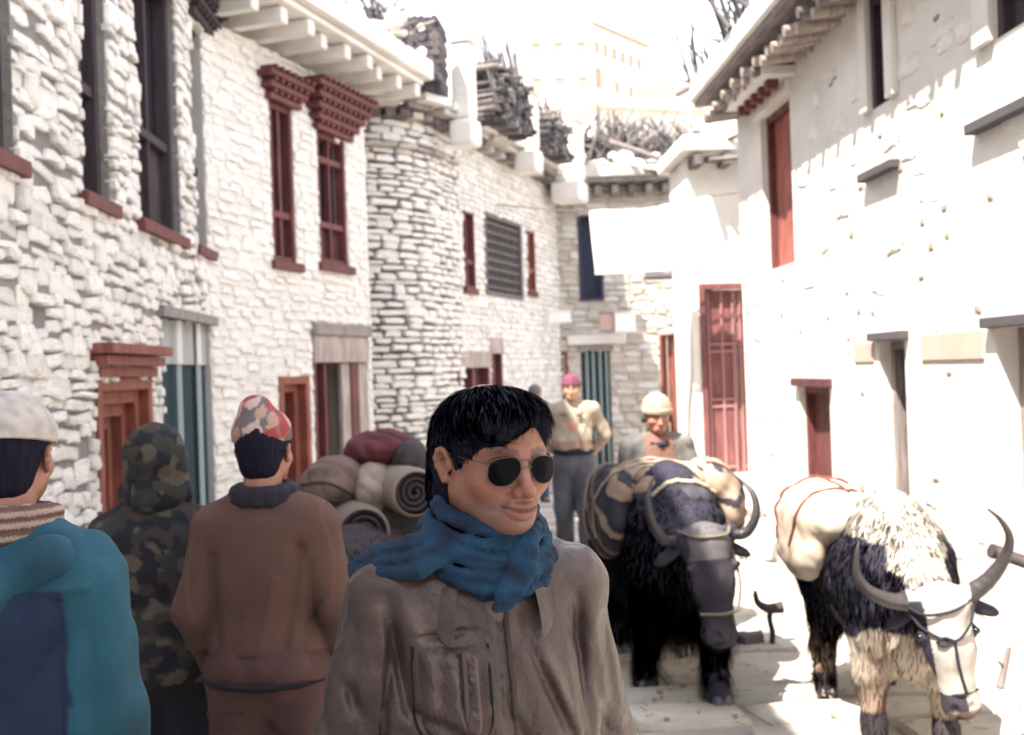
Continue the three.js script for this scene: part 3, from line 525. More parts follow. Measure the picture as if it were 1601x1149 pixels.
// ------------------------------------------------------------------ firewood, brush and poles on the roofs
function firewood(label, cx, cz, y0, turn, W, H, seed, o = {}) {       // logs laid across the edge, ends to the street
  const t = thing('firewood_stack', label, 'firewood', V(cx, y0, cz), turn, 'firewood stacked along the roof edges'), r = rng(seed), R = o.r || 0.05; delete t.userData.group;
  let n = 0;
  for (let y = R * 0.8; y < H; y += R * 1.65) for (let x = -W / 2; x < W / 2; x += R * 1.8) {
    if (n >= 290) break; const k = R * (0.65 + 0.6 * r()), z = (r() - .5) * 0.16, top = y > H * 0.75 ? 0.5 : 0.12;
    if (y > H * (0.7 + 0.3 * r())) continue; n++;
    part('log', rod(V(x + (r() - .5) * .04, y, z + 0.25), V(x + (r() - .5) * .1, y + (r() - .5) * top * 0.3, z - 0.3), k, k * 0.9, 6), M.logs[(r() * 4) | 0], t);
  }
  return t;
}
function sticks(label, cx, cz, y0, turn, W, H, seed, n, cat = 'brushwood') { // split billets and twigs standing and leaning in a heap
  const t = thing('brushwood_heap', label, cat, V(cx, y0, cz), turn), r = rng(seed);
  for (let i = 0; i < n; i++) { const x = (r() - .5) * W, z = (r() - .5) * 0.5, L = H * (0.35 + 0.6 * r()), a = (r() - .5) * (r() < 0.25 ? 1.2 : 3.0), k = 0.012 + 0.026 * r() * r(), y = H * 0.55 * r() * r() * (1 - Math.abs(x) / W);
    part('stick', tube([V(x, y - 0.02, z), V(x + Math.sin(a) * L * 0.4, y + L * 0.5 * Math.cos(a) + 0.03, z + (r() - .5) * 0.2), V(x + Math.sin(a) * L, y + L * Math.max(0.02, Math.cos(a)) - 0.03 * r(), z + (r() - .5) * 0.3)], k, 4, 5, (q) => 1 - 0.5 * q), M.logs[(r() * 4) | 0], t); }
  for (let i = 0; i < n / 9; i++) { const m = addMesh('stone', STONES[i % 14], M.wash[i % 5], t); m.position.set((r() - .5) * W * 1.1, 0.05 + 0.3 * r() * r(), 0.1 + 0.2 * r()); m.scale.set(0.12 + 0.14 * r(), 0.06 + 0.08 * r(), 0.12); m.rotation.z = (r() - .5) * 0.6; }
  return t;
}
const onRoof = (px, d) => { const p = at(px, 300, d); return [p.x, p.z]; };
{ // on the second left house and round the tower: dark twigs; the dark niche with pale log ends
  const b = at(585, 60, 10.3); sticks('dark twigs lying on the white eave of the left house', b.x - 0.2, b.z - 0.2, 4.83, 0.4, 0.9, 0.62, 201, 90);
  const c = at(655, 60, 11.45), t = thing('firewood_stack', 'dark firewood stack with a few pale cut ends beside the rounded corner', 'firewood', V(c.x, 4.56, c.z), -0.15), r = rng(202);
  for (let y = 0; y < 9; y++) for (let x = 0; x < 7; x++) { const k = 0.04 + 0.02 * r(), pale = r() < 0.14; part('log', rod(V(-0.2 + x * 0.068, 0.05 + y * 0.085, 0.2 + (pale ? 0.06 : r() * 0.05)), V(-0.2 + x * 0.068, 0.05 + y * 0.085 + (r() - .5) * .05, -0.3), k, k, 6), pale ? mat([0.7, 0.66, 0.6]) : M.logs[r() < 0.7 ? 3 : 0], t); }
  for (const [px, d, W, H, s, label] of [[778, 13.0, 0.75, 1.05, 203, 'tall dark firewood stack standing on end behind the second roof pier'], [850, 14.8, 0.55, 0.72, 204, 'small dark firewood stack between the last two roof piers']]) {
    const [x, z] = onRoof(px, d), t = thing('firewood_stack', label, 'firewood', V(x, 4.5, z), -0.4 + 0), q = rng(s);
    t.rotation.y = 1.18; let n = 0; const R = 0.036;
    for (let y = 0.02; y < H * 0.85; y += R * 1.5) for (let x = -W * 0.8; x < W * 0.8; x += R * 1.7) { if (y > H * (0.55 + 0.3 * Math.sin(x * 5 + s)) && q() < 0.6) continue; if (n++ > 230) break; const k = R * (0.5 + 0.7 * q()), o = 0.2 + 0.14 * q(); part('log', rod(V(x + (q() - .5) * .05, y + (q() - .5) * .03, o), V(x + (q() - .5) * .12, y + (q() - .5) * .06, -0.25), k, k * 0.9, 5), M.logs[(q() * 4) | 0], t); }
    for (let i = 0; i < 56; i++) { const x = (q() - .5) * W * 1.6, L = H * (0.4 + 0.75 * q()); part('log', rod(V(x, 0.1, 0.18 + 0.12 * q()), V(x + (q() - .5) * 0.3, L, 0.1 + (q() - .5) * 0.2), 0.022, 0.012, 5), M.logs[(q() * 4) | 0], t); } }
  const e = at(935, 260, 16.4); sticks('loose grey brushwood heap on the far house roof left of the banner top', e.x, e.z, 4.58, 0, 1.1, 0.85, 205, 290);
  const f = at(1025, 230, 16.8); sticks('pale brushwood heap on the far house roof above the banner', f.x, f.z, 4.58, 0.1, 1.7, 1.0, 206, 290);
  for (const [px, py, qx, qy, d0, d1, k, label] of [[955, 222, 1092, 268, 15.9, 14.5, 0.045, 'long grey pole lying across the far roof edge'], [1000, 262, 1125, 300, 15.9, 13.6, 0.035, 'thin pole under the long one at the far roof edge'], [1058, 148, 1150, 100, 12.2, 11.6, 0.03, 'short pale pole sticking out from the roof above the red door'],
    [1092, 237, 1192, 195, 11.0, 10.4, 0.028, 'thin pole slanting up beside the eave corner'], [1088, 252, 1190, 243, 10.9, 10.3, 0.03, 'level dark pole just below the eave corner']]) {
    const a = at(px, py, d0), b = at(qx, qy, d1), t = thing('roof_pole', label, 'pole', a.clone()); part('shaft', rod(V(0, 0, 0), b.clone().sub(a), k, k * 0.75, 8), M.timber, t); part('tip', rod(b.clone().sub(a), b.clone().sub(a).multiplyScalar(1.02), k * 0.75, k * 0.55, 8), M.greyWood, t);
  }
  { // dry branches over the right eave
    const a = at(1125, 140, 9.6), t = thing('dry_branches', 'bare dark branches lying along the pole eave of the right house', 'branches', V(2.15, 4.06, -9.0)), q = rng(207);
    for (let i = 0; i < 46; i++) { const z = 3.4 * q() - 0.5, x = (q() - .5) * 0.3, L = 0.3 + 0.6 * q(); let p = V(x, 0.02, z); const dir = V((q() - .75) * 0.8, 0.35 + 0.7 * q(), (q() - .5) * 1.4).normalize(), mid = p.clone().addScaledVector(dir, L * 0.5).add(V(0, (q() - .5) * .1, 0)), end = p.clone().addScaledVector(dir, L).add(V((q() - .5) * .2, -0.1 * q(), (q() - .5) * .2));
      part('branch', tube([p, mid, end], 0.012 + 0.012 * q(), 5, 5, (s) => 1 - 0.7 * s), M.logs[q() < 0.7 ? 3 : 0], t); }
  }
}
// ------------------------------------------------------------------ white cloth banner, small sign boards, corner post
{
  const d = 10.55, TL = at(921, 330, d), TR = at(1112, 306, d), BR = at(1145, 416, d), BL = at(930, 428, d), n = 26, m = 12, pos = [], idx = [];
  const t = thing('cloth_banner', 'large plain white cloth banner hung across the street before the far house', 'banner');
  for (let j = 0; j <= m; j++) for (let i = 0; i <= n; i++) { const u = i / n, v = j / m, p = TL.clone().lerp(TR, u).lerp(BL.clone().lerp(BR, u), v); p.y -= 0.03 * Math.sin(Math.PI * u) * (1 - v * 0.5); p.z += 0.05 * Math.sin(u * 9 + v * 2) + 0.03 * Math.sin(u * 23 - v * 3); p.y -= 0.02 * Math.sin(u * 14) * v; pos.push(p.x, p.y, p.z); if (i && j) { const k = j * (n + 1) + i; idx.push(k, k - 1, k - n - 2, k, k - n - 2, k - n - 1); } }
  const g = new THREE.BufferGeometry(); g.setAttribute('position', new THREE.Float32BufferAttribute(pos, 3)); g.setAttribute('uv', new THREE.Float32BufferAttribute(new Float32Array(pos.length / 3 * 2), 2)); g.setIndex(idx); g.computeVertexNormals();
  part('cloth', g, mat([0.86, 0.84, 0.79], 0.9, { bumpMap: T.weave, bumpScale: 0.001 }), t);
  const l = TL.clone(), rr = at(1190, 296, 10.2); part('top_cord', tube([l.clone().add(V(-0.9, 0.12, -0.2)), l, TR, rr], 0.008, 24, 5), M.timber, t);
  part('hem', tube([BL, BL.clone().lerp(BR, 0.5).add(V(0, -0.004, 0.03)), BR], 0.012, 16, 5), mat([0.8, 0.78, 0.72]), t);
}
{ const place = (x0, x1, y0, y1, d, label, c, frameC) => { const a = at(x0, y1, d), b = at(x1, y0, d), W = b.x - a.x, H = b.y - a.y, t = thing('sign_board', label, 'sign', V(a.x + W / 2, a.y, a.z), 0); part('board', box(W, H, 0.03, 0, H / 2, 0), c, t); part('frame', [box(W + 0.03, 0.025, 0.05, 0, H + 0.013, 0), box(W + 0.03, 0.025, 0.05, 0, -0.013, 0)], frameC, t); };
  place(962, 993, 490, 517, 15.8, 'small white sign board over the curtained door of the far house', mat([0.85, 0.83, 0.8]), M.plaster);
  place(938, 961, 490, 517, 15.85, 'small reddish sign board next to the white one over the curtained door', mat([0.5, 0.34, 0.31]), M.greyWood);
  place(858, 892, 487, 503, 15.5, 'narrow white board on the wall left of the far curtained door', mat([0.85, 0.83, 0.8]), M.plaster);
  place(1008, 1056, 420, 434, 12.5, 'dark narrow board under the right half of the banner', mat([0.16, 0.15, 0.18]), M.dark); }
// ------------------------------------------------------------------ implicit bodies: tapered capsules and ellipsoids joined smoothly, meshed on a grid
class Field {
  constructor() { this.p = []; this.disp = null; this.clip = null; }
  cap(a, b, ra, rb = ra, k = 0.02, op = 0) { const A = Array.isArray(a) ? a : a.toArray(), B = Array.isArray(b) ? b : b.toArray(), d = [B[0] - A[0], B[1] - A[1], B[2] - A[2]]; this.p.push({ t: 0, A, d, l: d[0] * d[0] + d[1] * d[1] + d[2] * d[2] || 1e-9, ra, rb, k, op }); return this; }
  chain(pts, rs, k = 0.02, op = 0) { for (let i = 1; i < pts.length; i++) this.cap(pts[i - 1], pts[i], Array.isArray(rs) ? rs[i - 1] : rs, Array.isArray(rs) ? rs[i] : rs, k, op); return this; }
  ell(c, r, k = 0.02, op = 0, rot) { const m = rot ? new THREE.Matrix4().makeRotationFromEuler(new THREE.Euler(...rot)).transpose().elements.slice() : null; this.p.push({ t: 1, c, r: Array.isArray(r) ? r : [r, r, r], k, op, m }); return this; }
  raw(x, y, z) {
    let d = 1e3;
    for (const q of this.p) {
      let e;
      if (q.t === 0) {
        const ax = x - q.A[0], ay = y - q.A[1], az = z - q.A[2]; let t = (ax * q.d[0] + ay * q.d[1] + az * q.d[2]) / q.l; t = t < 0 ? 0 : t > 1 ? 1 : t;
        const ex = ax - t * q.d[0], ey = ay - t * q.d[1], ez = az - t * q.d[2]; e = Math.sqrt(ex * ex + ey * ey + ez * ez) - q.ra - t * (q.rb - q.ra);
      } else {
        let ax = x - q.c[0], ay = y - q.c[1], az = z - q.c[2]; const m = q.m;
        if (m) { const bx = m[0] * ax + m[4] * ay + m[8] * az, by = m[1] * ax + m[5] * ay + m[9] * az; az = m[2] * ax + m[6] * ay + m[10] * az; ax = bx; ay = by; }
        const u = ax / q.r[0], v = ay / q.r[1], w = az / q.r[2], k0 = Math.sqrt(u * u + v * v + w * w), a = u / q.r[0], b = v / q.r[1], c = w / q.r[2], k1 = Math.sqrt(a * a + b * b + c * c);
        e = k1 < 1e-9 ? -Math.min(...q.r) : k0 * (k0 - 1) / k1;
      }
      const k = q.k;
      if (q.op === 0) { const h = Math.max(k - Math.abs(d - e), 0) / k; d = Math.min(d, e) - h * h * k * 0.25; }
      else { const h = Math.max(k - Math.abs(d + e), 0) / k; d = Math.max(d, -e) + h * h * k * 0.25; }
    }
    return d;
  }
  at(x, y, z) { let d = this.raw(x, y, z); if (this.disp && d < 0.09 && d > -0.09) d += this.disp(x, y, z); if (this.clip) d = Math.max(d, this.clip(x, y, z)); return d; }
}
function surf(field, lo, hi, cell, col) {
  const f = typeof field === 'function' ? field : (x, y, z) => field.at(x, y, z), n = [0, 1, 2].map((i) => Math.ceil((hi[i] - lo[i]) / cell) + 1), [nx, ny, nz] = n, g = new Float32Array(nx * ny * nz), B = 5;
  for (let k = 0; k < nz; k += B) for (let j = 0; j < ny; j += B) for (let i = 0; i < nx; i += B) {
    const h = B * cell / 2, c = f(lo[0] + i * cell + h, lo[1] + j * cell + h, lo[2] + k * cell + h), far = Math.abs(c) > h * 1.75 * 1.5 + cell * 2 + 0.012;
    for (let w = k; w < Math.min(k + B, nz); w++) for (let v = j; v < Math.min(j + B, ny); v++) for (let u = i; u < Math.min(i + B, nx); u++) g[(w * ny + v) * nx + u] = far ? c : f(lo[0] + u * cell, lo[1] + v * cell, lo[2] + w * cell);
  }
  const id = new Int32Array(nx * ny * nz).fill(-1), pos = [], X = nx, XY = nx * ny, idx = [], off = [0, 1, X, X + 1, XY, XY + 1, XY + X, XY + X + 1];
  const E = [[0, 1], [2, 3], [4, 5], [6, 7], [0, 2], [1, 3], [4, 6], [5, 7], [0, 4], [1, 5], [2, 6], [3, 7]];
  for (let k = 0; k < nz - 1; k++) for (let j = 0; j < ny - 1; j++) for (let i = 0; i < nx - 1; i++) {
    const o = k * XY + j * X + i; let m = 0; for (let c = 0; c < 8; c++) if (g[o + off[c]] < 0) m |= 1 << c;
    if (m === 0 || m === 255) continue;
    let sx = 0, sy = 0, sz = 0, q = 0;
    for (const [a, b] of E) { if (((m >> a) & 1) === ((m >> b) & 1)) continue; const ga = g[o + off[a]], gb = g[o + off[b]], t = ga / (ga - gb); sx += mix(a & 1, b & 1, t); sy += mix((a >> 1) & 1, (b >> 1) & 1, t); sz += mix(a >> 2, b >> 2, t); q++; }
    id[o] = pos.length / 3; pos.push(lo[0] + (i + sx / q) * cell, lo[1] + (j + sy / q) * cell, lo[2] + (k + sz / q) * cell);
  }
  const quad = (a, b, c, d, flip) => { if (a < 0 || b < 0 || c < 0 || d < 0) return; if (flip) idx.push(a, c, b, a, d, c); else idx.push(a, b, c, a, c, d); };
  for (let k = 1; k < nz - 1; k++) for (let j = 1; j < ny - 1; j++) for (let i = 1; i < nx - 1; i++) {
    const o = k * XY + j * X + i, s = g[o] < 0;
    if (s !== g[o + 1] < 0) quad(id[o - X - XY], id[o - XY], id[o], id[o - X], !s);
    if (s !== g[o + X] < 0) quad(id[o - 1 - XY], id[o - 1], id[o], id[o - XY], !s);
    if (s !== g[o + XY] < 0) quad(id[o - 1 - X], id[o - X], id[o], id[o - 1], !s);
  }
  const N = new Float32Array(pos.length), e = cell * 0.6, C = col ? new Float32Array(pos.length) : null;
  for (let i = 0; i < pos.length; i += 3) {
    const x = pos[i], y = pos[i + 1], z = pos[i + 2]; let a = f(x + e, y, z) - f(x - e, y, z), b = f(x, y + e, z) - f(x, y - e, z), c = f(x, y, z + e) - f(x, y, z - e); const l = Math.hypot(a, b, c) || 1; a /= l; b /= l; c /= l;
    N[i] = a; N[i + 1] = b; N[i + 2] = c; if (C) { const q = col(x, y, z, a, b, c); C[i] = q[0]; C[i + 1] = q[1]; C[i + 2] = q[2]; }
  }
  const geo = new THREE.BufferGeometry(); geo.setAttribute('position', new THREE.Float32BufferAttribute(pos, 3)); geo.setAttribute('normal', new THREE.BufferAttribute(N, 3)); if (C) geo.setAttribute('color', new THREE.BufferAttribute(C, 3)); geo.setIndex(idx);
  return boxUV(geo);
}
const VC = {                                                          // materials that take their colour from the vertices
  skin: new THREE.MeshPhysicalMaterial({ vertexColors: true, roughness: 0.52, bumpMap: T.leather, bumpScale: 0.0008 }),
  cloth: new THREE.MeshStandardMaterial({ vertexColors: true, roughness: 0.92, bumpMap: T.weave, bumpScale: 0.0012 }),
  knit: new THREE.MeshStandardMaterial({ vertexColors: true, roughness: 0.96, bumpMap: T.knit, bumpScale: 0.002 }),
  leather: new THREE.MeshPhysicalMaterial({ vertexColors: true, roughness: 0.38, bumpMap: T.leather, bumpScale: 0.0014, specularIntensity: 0.8 }),
  hair: new THREE.MeshPhysicalMaterial({ vertexColors: true, roughness: 0.7, specularIntensity: 0.15, side: THREE.DoubleSide }),
  fur: new THREE.MeshStandardMaterial({ vertexColors: true, roughness: 0.8, side: THREE.DoubleSide }),
  horn: new THREE.MeshStandardMaterial({ vertexColors: true, roughness: 0.4 }),
};
const flat = (c) => () => c;
function tint(geo, c) { const n = geo.attributes.position.count, a = new Float32Array(n * 3); for (let i = 0; i < n; i++) { const q = typeof c === 'function' ? c(geo.attributes.position.getX(i), geo.attributes.position.getY(i), geo.attributes.position.getZ(i)) : c; a.set(q, i * 3); } geo.setAttribute('color', new THREE.BufferAttribute(a, 3)); return geo; }
// ribbons that lie along a surface: hair and fur
function ribbons(geo, n, seed, dir, len, wid, col, keep, segs = 3, lift = 0.3, bendR = 0) {
  const r = rng(seed), p = geo.attributes.position, N = geo.attributes.normal, pos = [], nor = [], cl = [], idx = [], a = V(), b = V(), c = V(), q = V(), nn = V(), t = V(), s = V(), cum = []; let tot = 0;
  for (let i = 0; i < p.count; i += 3) { a.fromBufferAttribute(p, i); b.fromBufferAttribute(p, i + 1).sub(a); c.fromBufferAttribute(p, i + 2).sub(a); tot += b.cross(c).length(); cum.push(tot); }
  const pick = (x) => { let l = 0, h = cum.length - 1; while (l < h) { const m = (l + h) >> 1; if (cum[m] < x) l = m + 1; else h = m; } return l; };
  for (let k = 0; k < n; k++) {
    const i = pick(r() * tot) * 3; let u = r(), v = r(); if (u + v > 1) { u = 1 - u; v = 1 - v; }
    const w = 1 - u - v; q.set(0, 0, 0); nn.set(0, 0, 0);
    for (const [j, f] of [[i, w], [i + 1, u], [i + 2, v]]) { a.fromBufferAttribute(p, j); q.addScaledVector(a, f); a.fromBufferAttribute(N, j); nn.addScaledVector(a, f); }
    nn.normalize(); if (keep && !keep(q, nn, r)) continue;
    const L = typeof len === 'function' ? len(q, nn) * (0.6 + 0.7 * r()) : len * (0.6 + 0.7 * r()), W = wid * (0.6 + 0.8 * r()), co = col(q, nn, r); dir(q, nn, t, r); t.addScaledVector(nn, -t.dot(nn) * (1 - lift)).normalize();
    s.copy(nn).cross(t).normalize(); const jit = (r() - .5) * 0.5; t.addScaledVector(s, jit).normalize(); s.copy(nn).cross(t).normalize();
    const base = pos.length / 3;
    for (let g = 0; g <= segs; g++) {
      const f = g / segs, ww = W * (1 - f * f * 0.9) / 2, drop = L * f * f * 0.25; a.copy(q).addScaledVector(t, L * f).addScaledVector(nn, 0.001 + L * 0.10 * f * (1 - f)); if (bendR) a.addScaledVector(nn, -L * L * f * f / (2 * bendR) + 0.0004 - L * 0.06 * f * (1 - f)); else a.y -= drop * 0.5;
      pos.push(a.x - s.x * ww, a.y - s.y * ww, a.z - s.z * ww, a.x + s.x * ww, a.y + s.y * ww, a.z + s.z * ww); for (let e = 0; e < 2; e++) { nor.push(nn.x, nn.y, nn.z); cl.push(...co); }
      if (g) { const o = base + g * 2; idx.push(o - 2, o - 1, o + 1, o - 2, o + 1, o); }
    }
  }
  const g = new THREE.BufferGeometry(); g.setAttribute('position', new THREE.Float32BufferAttribute(pos, 3)); g.setAttribute('normal', new THREE.Float32BufferAttribute(nor, 3)); g.setAttribute('color', new THREE.Float32BufferAttribute(cl, 3)); g.setIndex(idx);
  g.setAttribute('uv', new THREE.Float32BufferAttribute(new Float32Array(pos.length / 3 * 2), 2)); return strip(g);
}
const join = (list) => mergeGeometries(list.map((g) => strip(g)));

// ------------------------------------------------------------------ head, hand and figure
const SKIN = D(178, 128, 108, 0.7), HAIR = [0.0105, 0.0098, 0.0200];
function headGeo(o = {}) {                                            // origin between the ears at eye level, face towards +z, about 0.23 m tall
  const F = new Field(), sk = o.skin || SKIN, smile = o.smile || 0;
  F.ell([0, 0.034, -0.016], [0.0745, 0.083, 0.097], 0.02);
  F.ell([0, -0.012, 0.030], [0.0635, 0.082, 0.060], 0.03);
  for (const s of [-1, 1]) {
    F.cap([s * 0.051, -0.046, 0.000], [s * 0.019, -0.087, 0.060], 0.020, 0.015, 0.035);
    F.ell([s * 0.043, -0.028, 0.060], [0.021, 0.018, 0.018], 0.025);
    F.cap([s * 0.012, 0.019, 0.083], [s * 0.043, 0.017, 0.066], 0.010, 0.009, 0.018);
  }
  F.ell([0, -0.090, 0.070], [0.020, 0.014, 0.016], 0.02);
  F.ell([0, -0.066, 0.073], [0.032, 0.026, 0.020], 0.02);
  F.cap([0, 0.010, 0.084], [0, -0.032, 0.1055], 0.0075, 0.0092, 0.014);
  F.ell([0, -0.0370, 0.1080], [0.0112, 0.0105, 0.0125], 0.008);
  for (const s of [-1, 1]) F.ell([s * 0.0118, -0.0405, 0.0955], [0.0075, 0.0078, 0.0100], 0.006);
  for (const s of [-1, 1]) {                                          // eye hollows, lids, ears
    F.ell([s * 0.0315, 0.001, 0.089], [0.017, 0.0105, 0.013], 0.012, 1);
    F.ell([s * 0.0315, 0.000, 0.0705], [0.0135, 0.0105, 0.0115], 0.004);
    const e = s * 0.0755, q = 0.72, Y = -0.004, Z = -0.008, p = (dx, y, z) => [e + s * dx * q, y * q + Y, z * q + Z];
    F.chain([p(0, 0.008, 0.010), p(0.006, 0.024, 0.004), p(0.010, 0.031, -0.007), p(0.013, 0.026, -0.019), p(0.014, 0.010, -0.026), p(0.010, -0.008, -0.026), p(0.005, -0.022, -0.016), p(0.003, -0.034, -0.004)], [0.0032, 0.0036, 0.004, 0.004, 0.004, 0.0038, 0.0036, 0.0062], 0.005);
    F.ell(p(0.003, 0, -0.008), [0.004, 0.024, 0.013], 0.008); F.ell(p(0.010, 0.002, -0.006), [0.006, 0.011, 0.007], 0.004, 1); F.ell(p(0, -0.004, 0.010), [0.005, 0.007, 0.005], 0.005);
  }
  const w = 0.021 + 0.006 * smile, up = 0.004 * smile;
  const zAt = (x, y) => { let z = 0.13; while (z > 0 && F.raw(x, y, z) > 0) z -= 0.0006; return z; };
  const line = (f, n, dz) => Array.from({ length: n }, (_, i) => { const [x, y] = f(i / (n - 1)); return [x, y, zAt(x, y) + dz]; });
  const upper = line((t) => { const x = mix(-w, w, t), c = Math.abs(x) / w; return [x, -0.0632 + up * c * c - 0.0012 * (1 - c) * 0 + 0.0018 * (c < 0.4 ? c / 0.4 : 1) - 0.003 * c * c]; }, 9, -0.0016), lower = line((t) => { const x = mix(-w * 0.9, w * 0.9, t), c = Math.abs(x) / w; return [x, -0.0738 + (up + 0.004) * c * c]; }, 9, -0.0022);
  F.chain(upper, upper.map((_, i) => mix(0.0022, 0.0046, Math.sin(Math.PI * i / 8))), 0.005); F.chain(lower, lower.map((_, i) => mix(0.0024, 0.0062, Math.sin(Math.PI * i / 8))), 0.006);
  const slit = line((t) => { const x = mix(-w - 0.002, w + 0.002, t), c = Math.abs(x) / w; return [x, -0.0672 + up * c * c]; }, 11, 0.0008);
  F.chain(slit, slit.map((_, i) => 0.0014 + 0.0011 * Math.sin(Math.PI * i / 10)), 0.0022, 1);
  for (const s of [-1, 1]) { const nf = line((t) => [s * mix(0.0175, 0.0345 + 0.003 * smile, t), mix(-0.038, -0.070, t)], 5, 0.0010); F.chain(nf, [0.0012, 0.0022, 0.0024, 0.002, 0.0008], 0.007, 1); F.ell([s * 0.0058, -0.0468, 0.1015], [0.0030, 0.0024, 0.0045], 0.002, 1); }
  F.cap([0, -0.070, -0.030], [0, -0.19, -0.045], 0.056, 0.060, 0.03);
  const lip = mix3(sk, [sk[0] * 0.72, sk[1] * 0.50, sk[2] * 0.52], 0.7);
  return surf(F, [-0.105, -0.20, -0.125], [0.105, 0.125, 0.13], o.cell || 0.004, (x, y, z) => {
    const X = Math.abs(x); let c = sk; const n = fbm(x * 40, y * 40, z * 40, 3); c = c.map((q, i) => q * (1 + (0.24 + 0.06 * i) * n));
    c = mix3(c, [sk[0] * 1.0, sk[1] * 0.80, sk[2] * 0.78], 0.55 * Math.exp(-(((X - 0.042) / 0.022) ** 2 + ((y + 0.03) / 0.022) ** 2)) * (z > 0.03 ? 1 : 0) + 0.4 * Math.exp(-((x / 0.014) ** 2 + ((y + 0.036) / 0.014) ** 2)) * (z > 0.09 ? 1 : 0));
    if (z > 0.055) c = mix3(c, lip, sstep(0.0105, 0.0065, Math.abs(y + 0.0675 - up * (X / w) ** 2)) * sstep(w + 0.006, w - 0.004, X));
    if (z > 0.06) c = mix3(c, [0.04, 0.016, 0.016], 0.9 * sstep(0.0032, 0.0006, Math.abs(y + 0.0674 - up * (X / w) ** 2)) * sstep(w + 0.004, w - 0.002, X));
    if (o.stubble) c = mix3(c, [0.10, 0.085, 0.09], o.stubble * sstep(-0.045, -0.062, y) * sstep(-0.03, 0.02, z) * (Math.abs(y + 0.0675) < 0.011 && X < 0.028 ? 0.1 : 1));
    if (z > 0.045) { const b = Math.abs(y - 0.0225 + 6 * (X - 0.03) ** 2); c = mix3(c, HAIR, (o.glasses ? 0.6 : 0.85) * sstep(0.0065, 0.0025, b) * sstep(0.007, 0.014, X) * sstep(0.056, 0.046, X)); }
    if (z > 0.066 && !o.glasses) { const ex = (X - 0.0315) / 0.0125, ey = y / 0.0045; if (ex * ex + ey * ey < 1) c = Math.abs(X - 0.0315 + (o.look || 0) * Math.sign(x)) < 0.0055 ? [0.02, 0.014, 0.012] : [0.55, 0.5, 0.47]; else if (ex * ex + ey * ey < 1.7 && y > 0) c = mix3(c, HAIR, 0.7); }
    return c;
  });
}
function handGeo(side, skin = SKIN) {                                 // wrist at the origin, fingers down -y, palm towards the body, thumb forwards (+z)
  const F = new Field(), k = 0.008; F.ell([0, -0.045, 0], [0.014, 0.047, 0.038], 0.01); F.cap([0, 0.02, 0], [0, -0.01, 0], 0.025, 0.024, 0.015);
  const L = [0.068, 0.078, 0.072, 0.056]; [0.028, 0.010, -0.009, -0.027].forEach((z, i) => { const l = L[i], b = [0, -0.082, z], m = [-side * 0.004, -0.082 - l * 0.48, z * 1.06], t = [-side * 0.022, -0.082 - l * 0.94, z * 1.05]; F.chain([[0, -0.05, z * 0.8], b, m, t], [0.011, 0.0095, 0.0085, 0.0065], k * 0.5); });
  F.chain([[0, -0.02, 0.026], [-side * 0.008, -0.052, 0.050], [-side * 0.016, -0.083, 0.054]], [0.015, 0.0115, 0.0085], k);
  return surf(F, [-0.06, -0.185, -0.055], [0.06, 0.045, 0.085], 0.0036, (x, y, z) => skin.map((q) => q * (1 + 0.2 * fbm(x * 50, y * 50, z * 50, 2))));
}
function bent(geo, yaw = 0, pitch = 0, roll = 0, pos = [0, 0, 0], sc = 1) { return geo.applyMatrix4(new THREE.Matrix4().compose(V(...pos), new THREE.Quaternion().setFromEuler(new THREE.Euler(pitch, yaw, roll, 'YXZ')), V(sc, sc, sc))); }
// joints of a standing figure, +x its own left, facing +z, for a height of 1.70 m
function joints(H, over = {}) {
  const s = H / 1.7, J = { pel: [0, 0.93, 0], belly: [0, 1.08, 0.01], chest: [0, 1.25, 0], neck: [0, 1.44, -0.015], eye: [0, 1.59, 0.02], shL: [0.165, 1.385, -0.01], shR: [-0.165, 1.385, -0.01], elL: [0.225, 1.12, -0.03], elR: [-0.225, 1.12, -0.03], wrL: [0.235, 0.88, 0.04], wrR: [-0.235, 0.88, 0.04],
    hipL: [0.09, 0.90, 0], hipR: [-0.09, 0.90, 0], knL: [0.10, 0.50, 0.015], knR: [-0.10, 0.50, 0.015], anL: [0.105, 0.09, -0.02], anR: [-0.105, 0.09, -0.02] };
  for (const k in J) J[k] = (over[k] || J[k]).map((q) => q * s); J.s = s; return J;
}
function nakedBody(J, headG, hands, skin = SKIN, cell = 0.016) {
  const F = new Field(), s = J.s; F.cap(J.pel, J.belly, 0.115 * s, 0.105 * s, 0.08 * s).cap(J.belly, J.chest, 0.105 * s, 0.115 * s, 0.08 * s).cap(J.shL, J.shR, 0.055 * s, 0.055 * s, 0.07 * s).cap(J.chest, J.neck, 0.10 * s, 0.05 * s, 0.06 * s).cap(J.neck, [J.eye[0], J.eye[1] - 0.07, J.eye[2] - 0.02], 0.05, 0.05, 0.03);
  for (const q of ['L', 'R']) F.chain([J['sh' + q], J['el' + q], J['wr' + q]], [0.048 * s, 0.038 * s, 0.026 * s], 0.02).chain([J['hip' + q], J['kn' + q], J['an' + q]], [0.080 * s, 0.052 * s, 0.036 * s], 0.03).cap(J['an' + q], [J['an' + q][0], 0.03, J['an' + q][2] + 0.12], 0.036, 0.028, 0.02);
  const g = [surf(F, [-0.6, -0.03, -0.45], [0.6, J.eye[1] + 0.05, 0.5], cell, flat(skin)), headG]; if (hands) g.push(...hands); return join(g);
}
function hangHand(J, q, skin, twist = 0) { const e = J['el' + q], w = J['wr' + q], d = V(w[0] - e[0], w[1] - e[1], w[2] - e[2]).normalize(), g = handGeo(q === 'L' ? 1 : -1, skin); if (twist) g.rotateY(twist); g.scale(J.s, J.s, J.s); g.applyQuaternion(new THREE.Quaternion().setFromUnitVectors(V(0, -1, 0), d)); return g.translate(...w); }
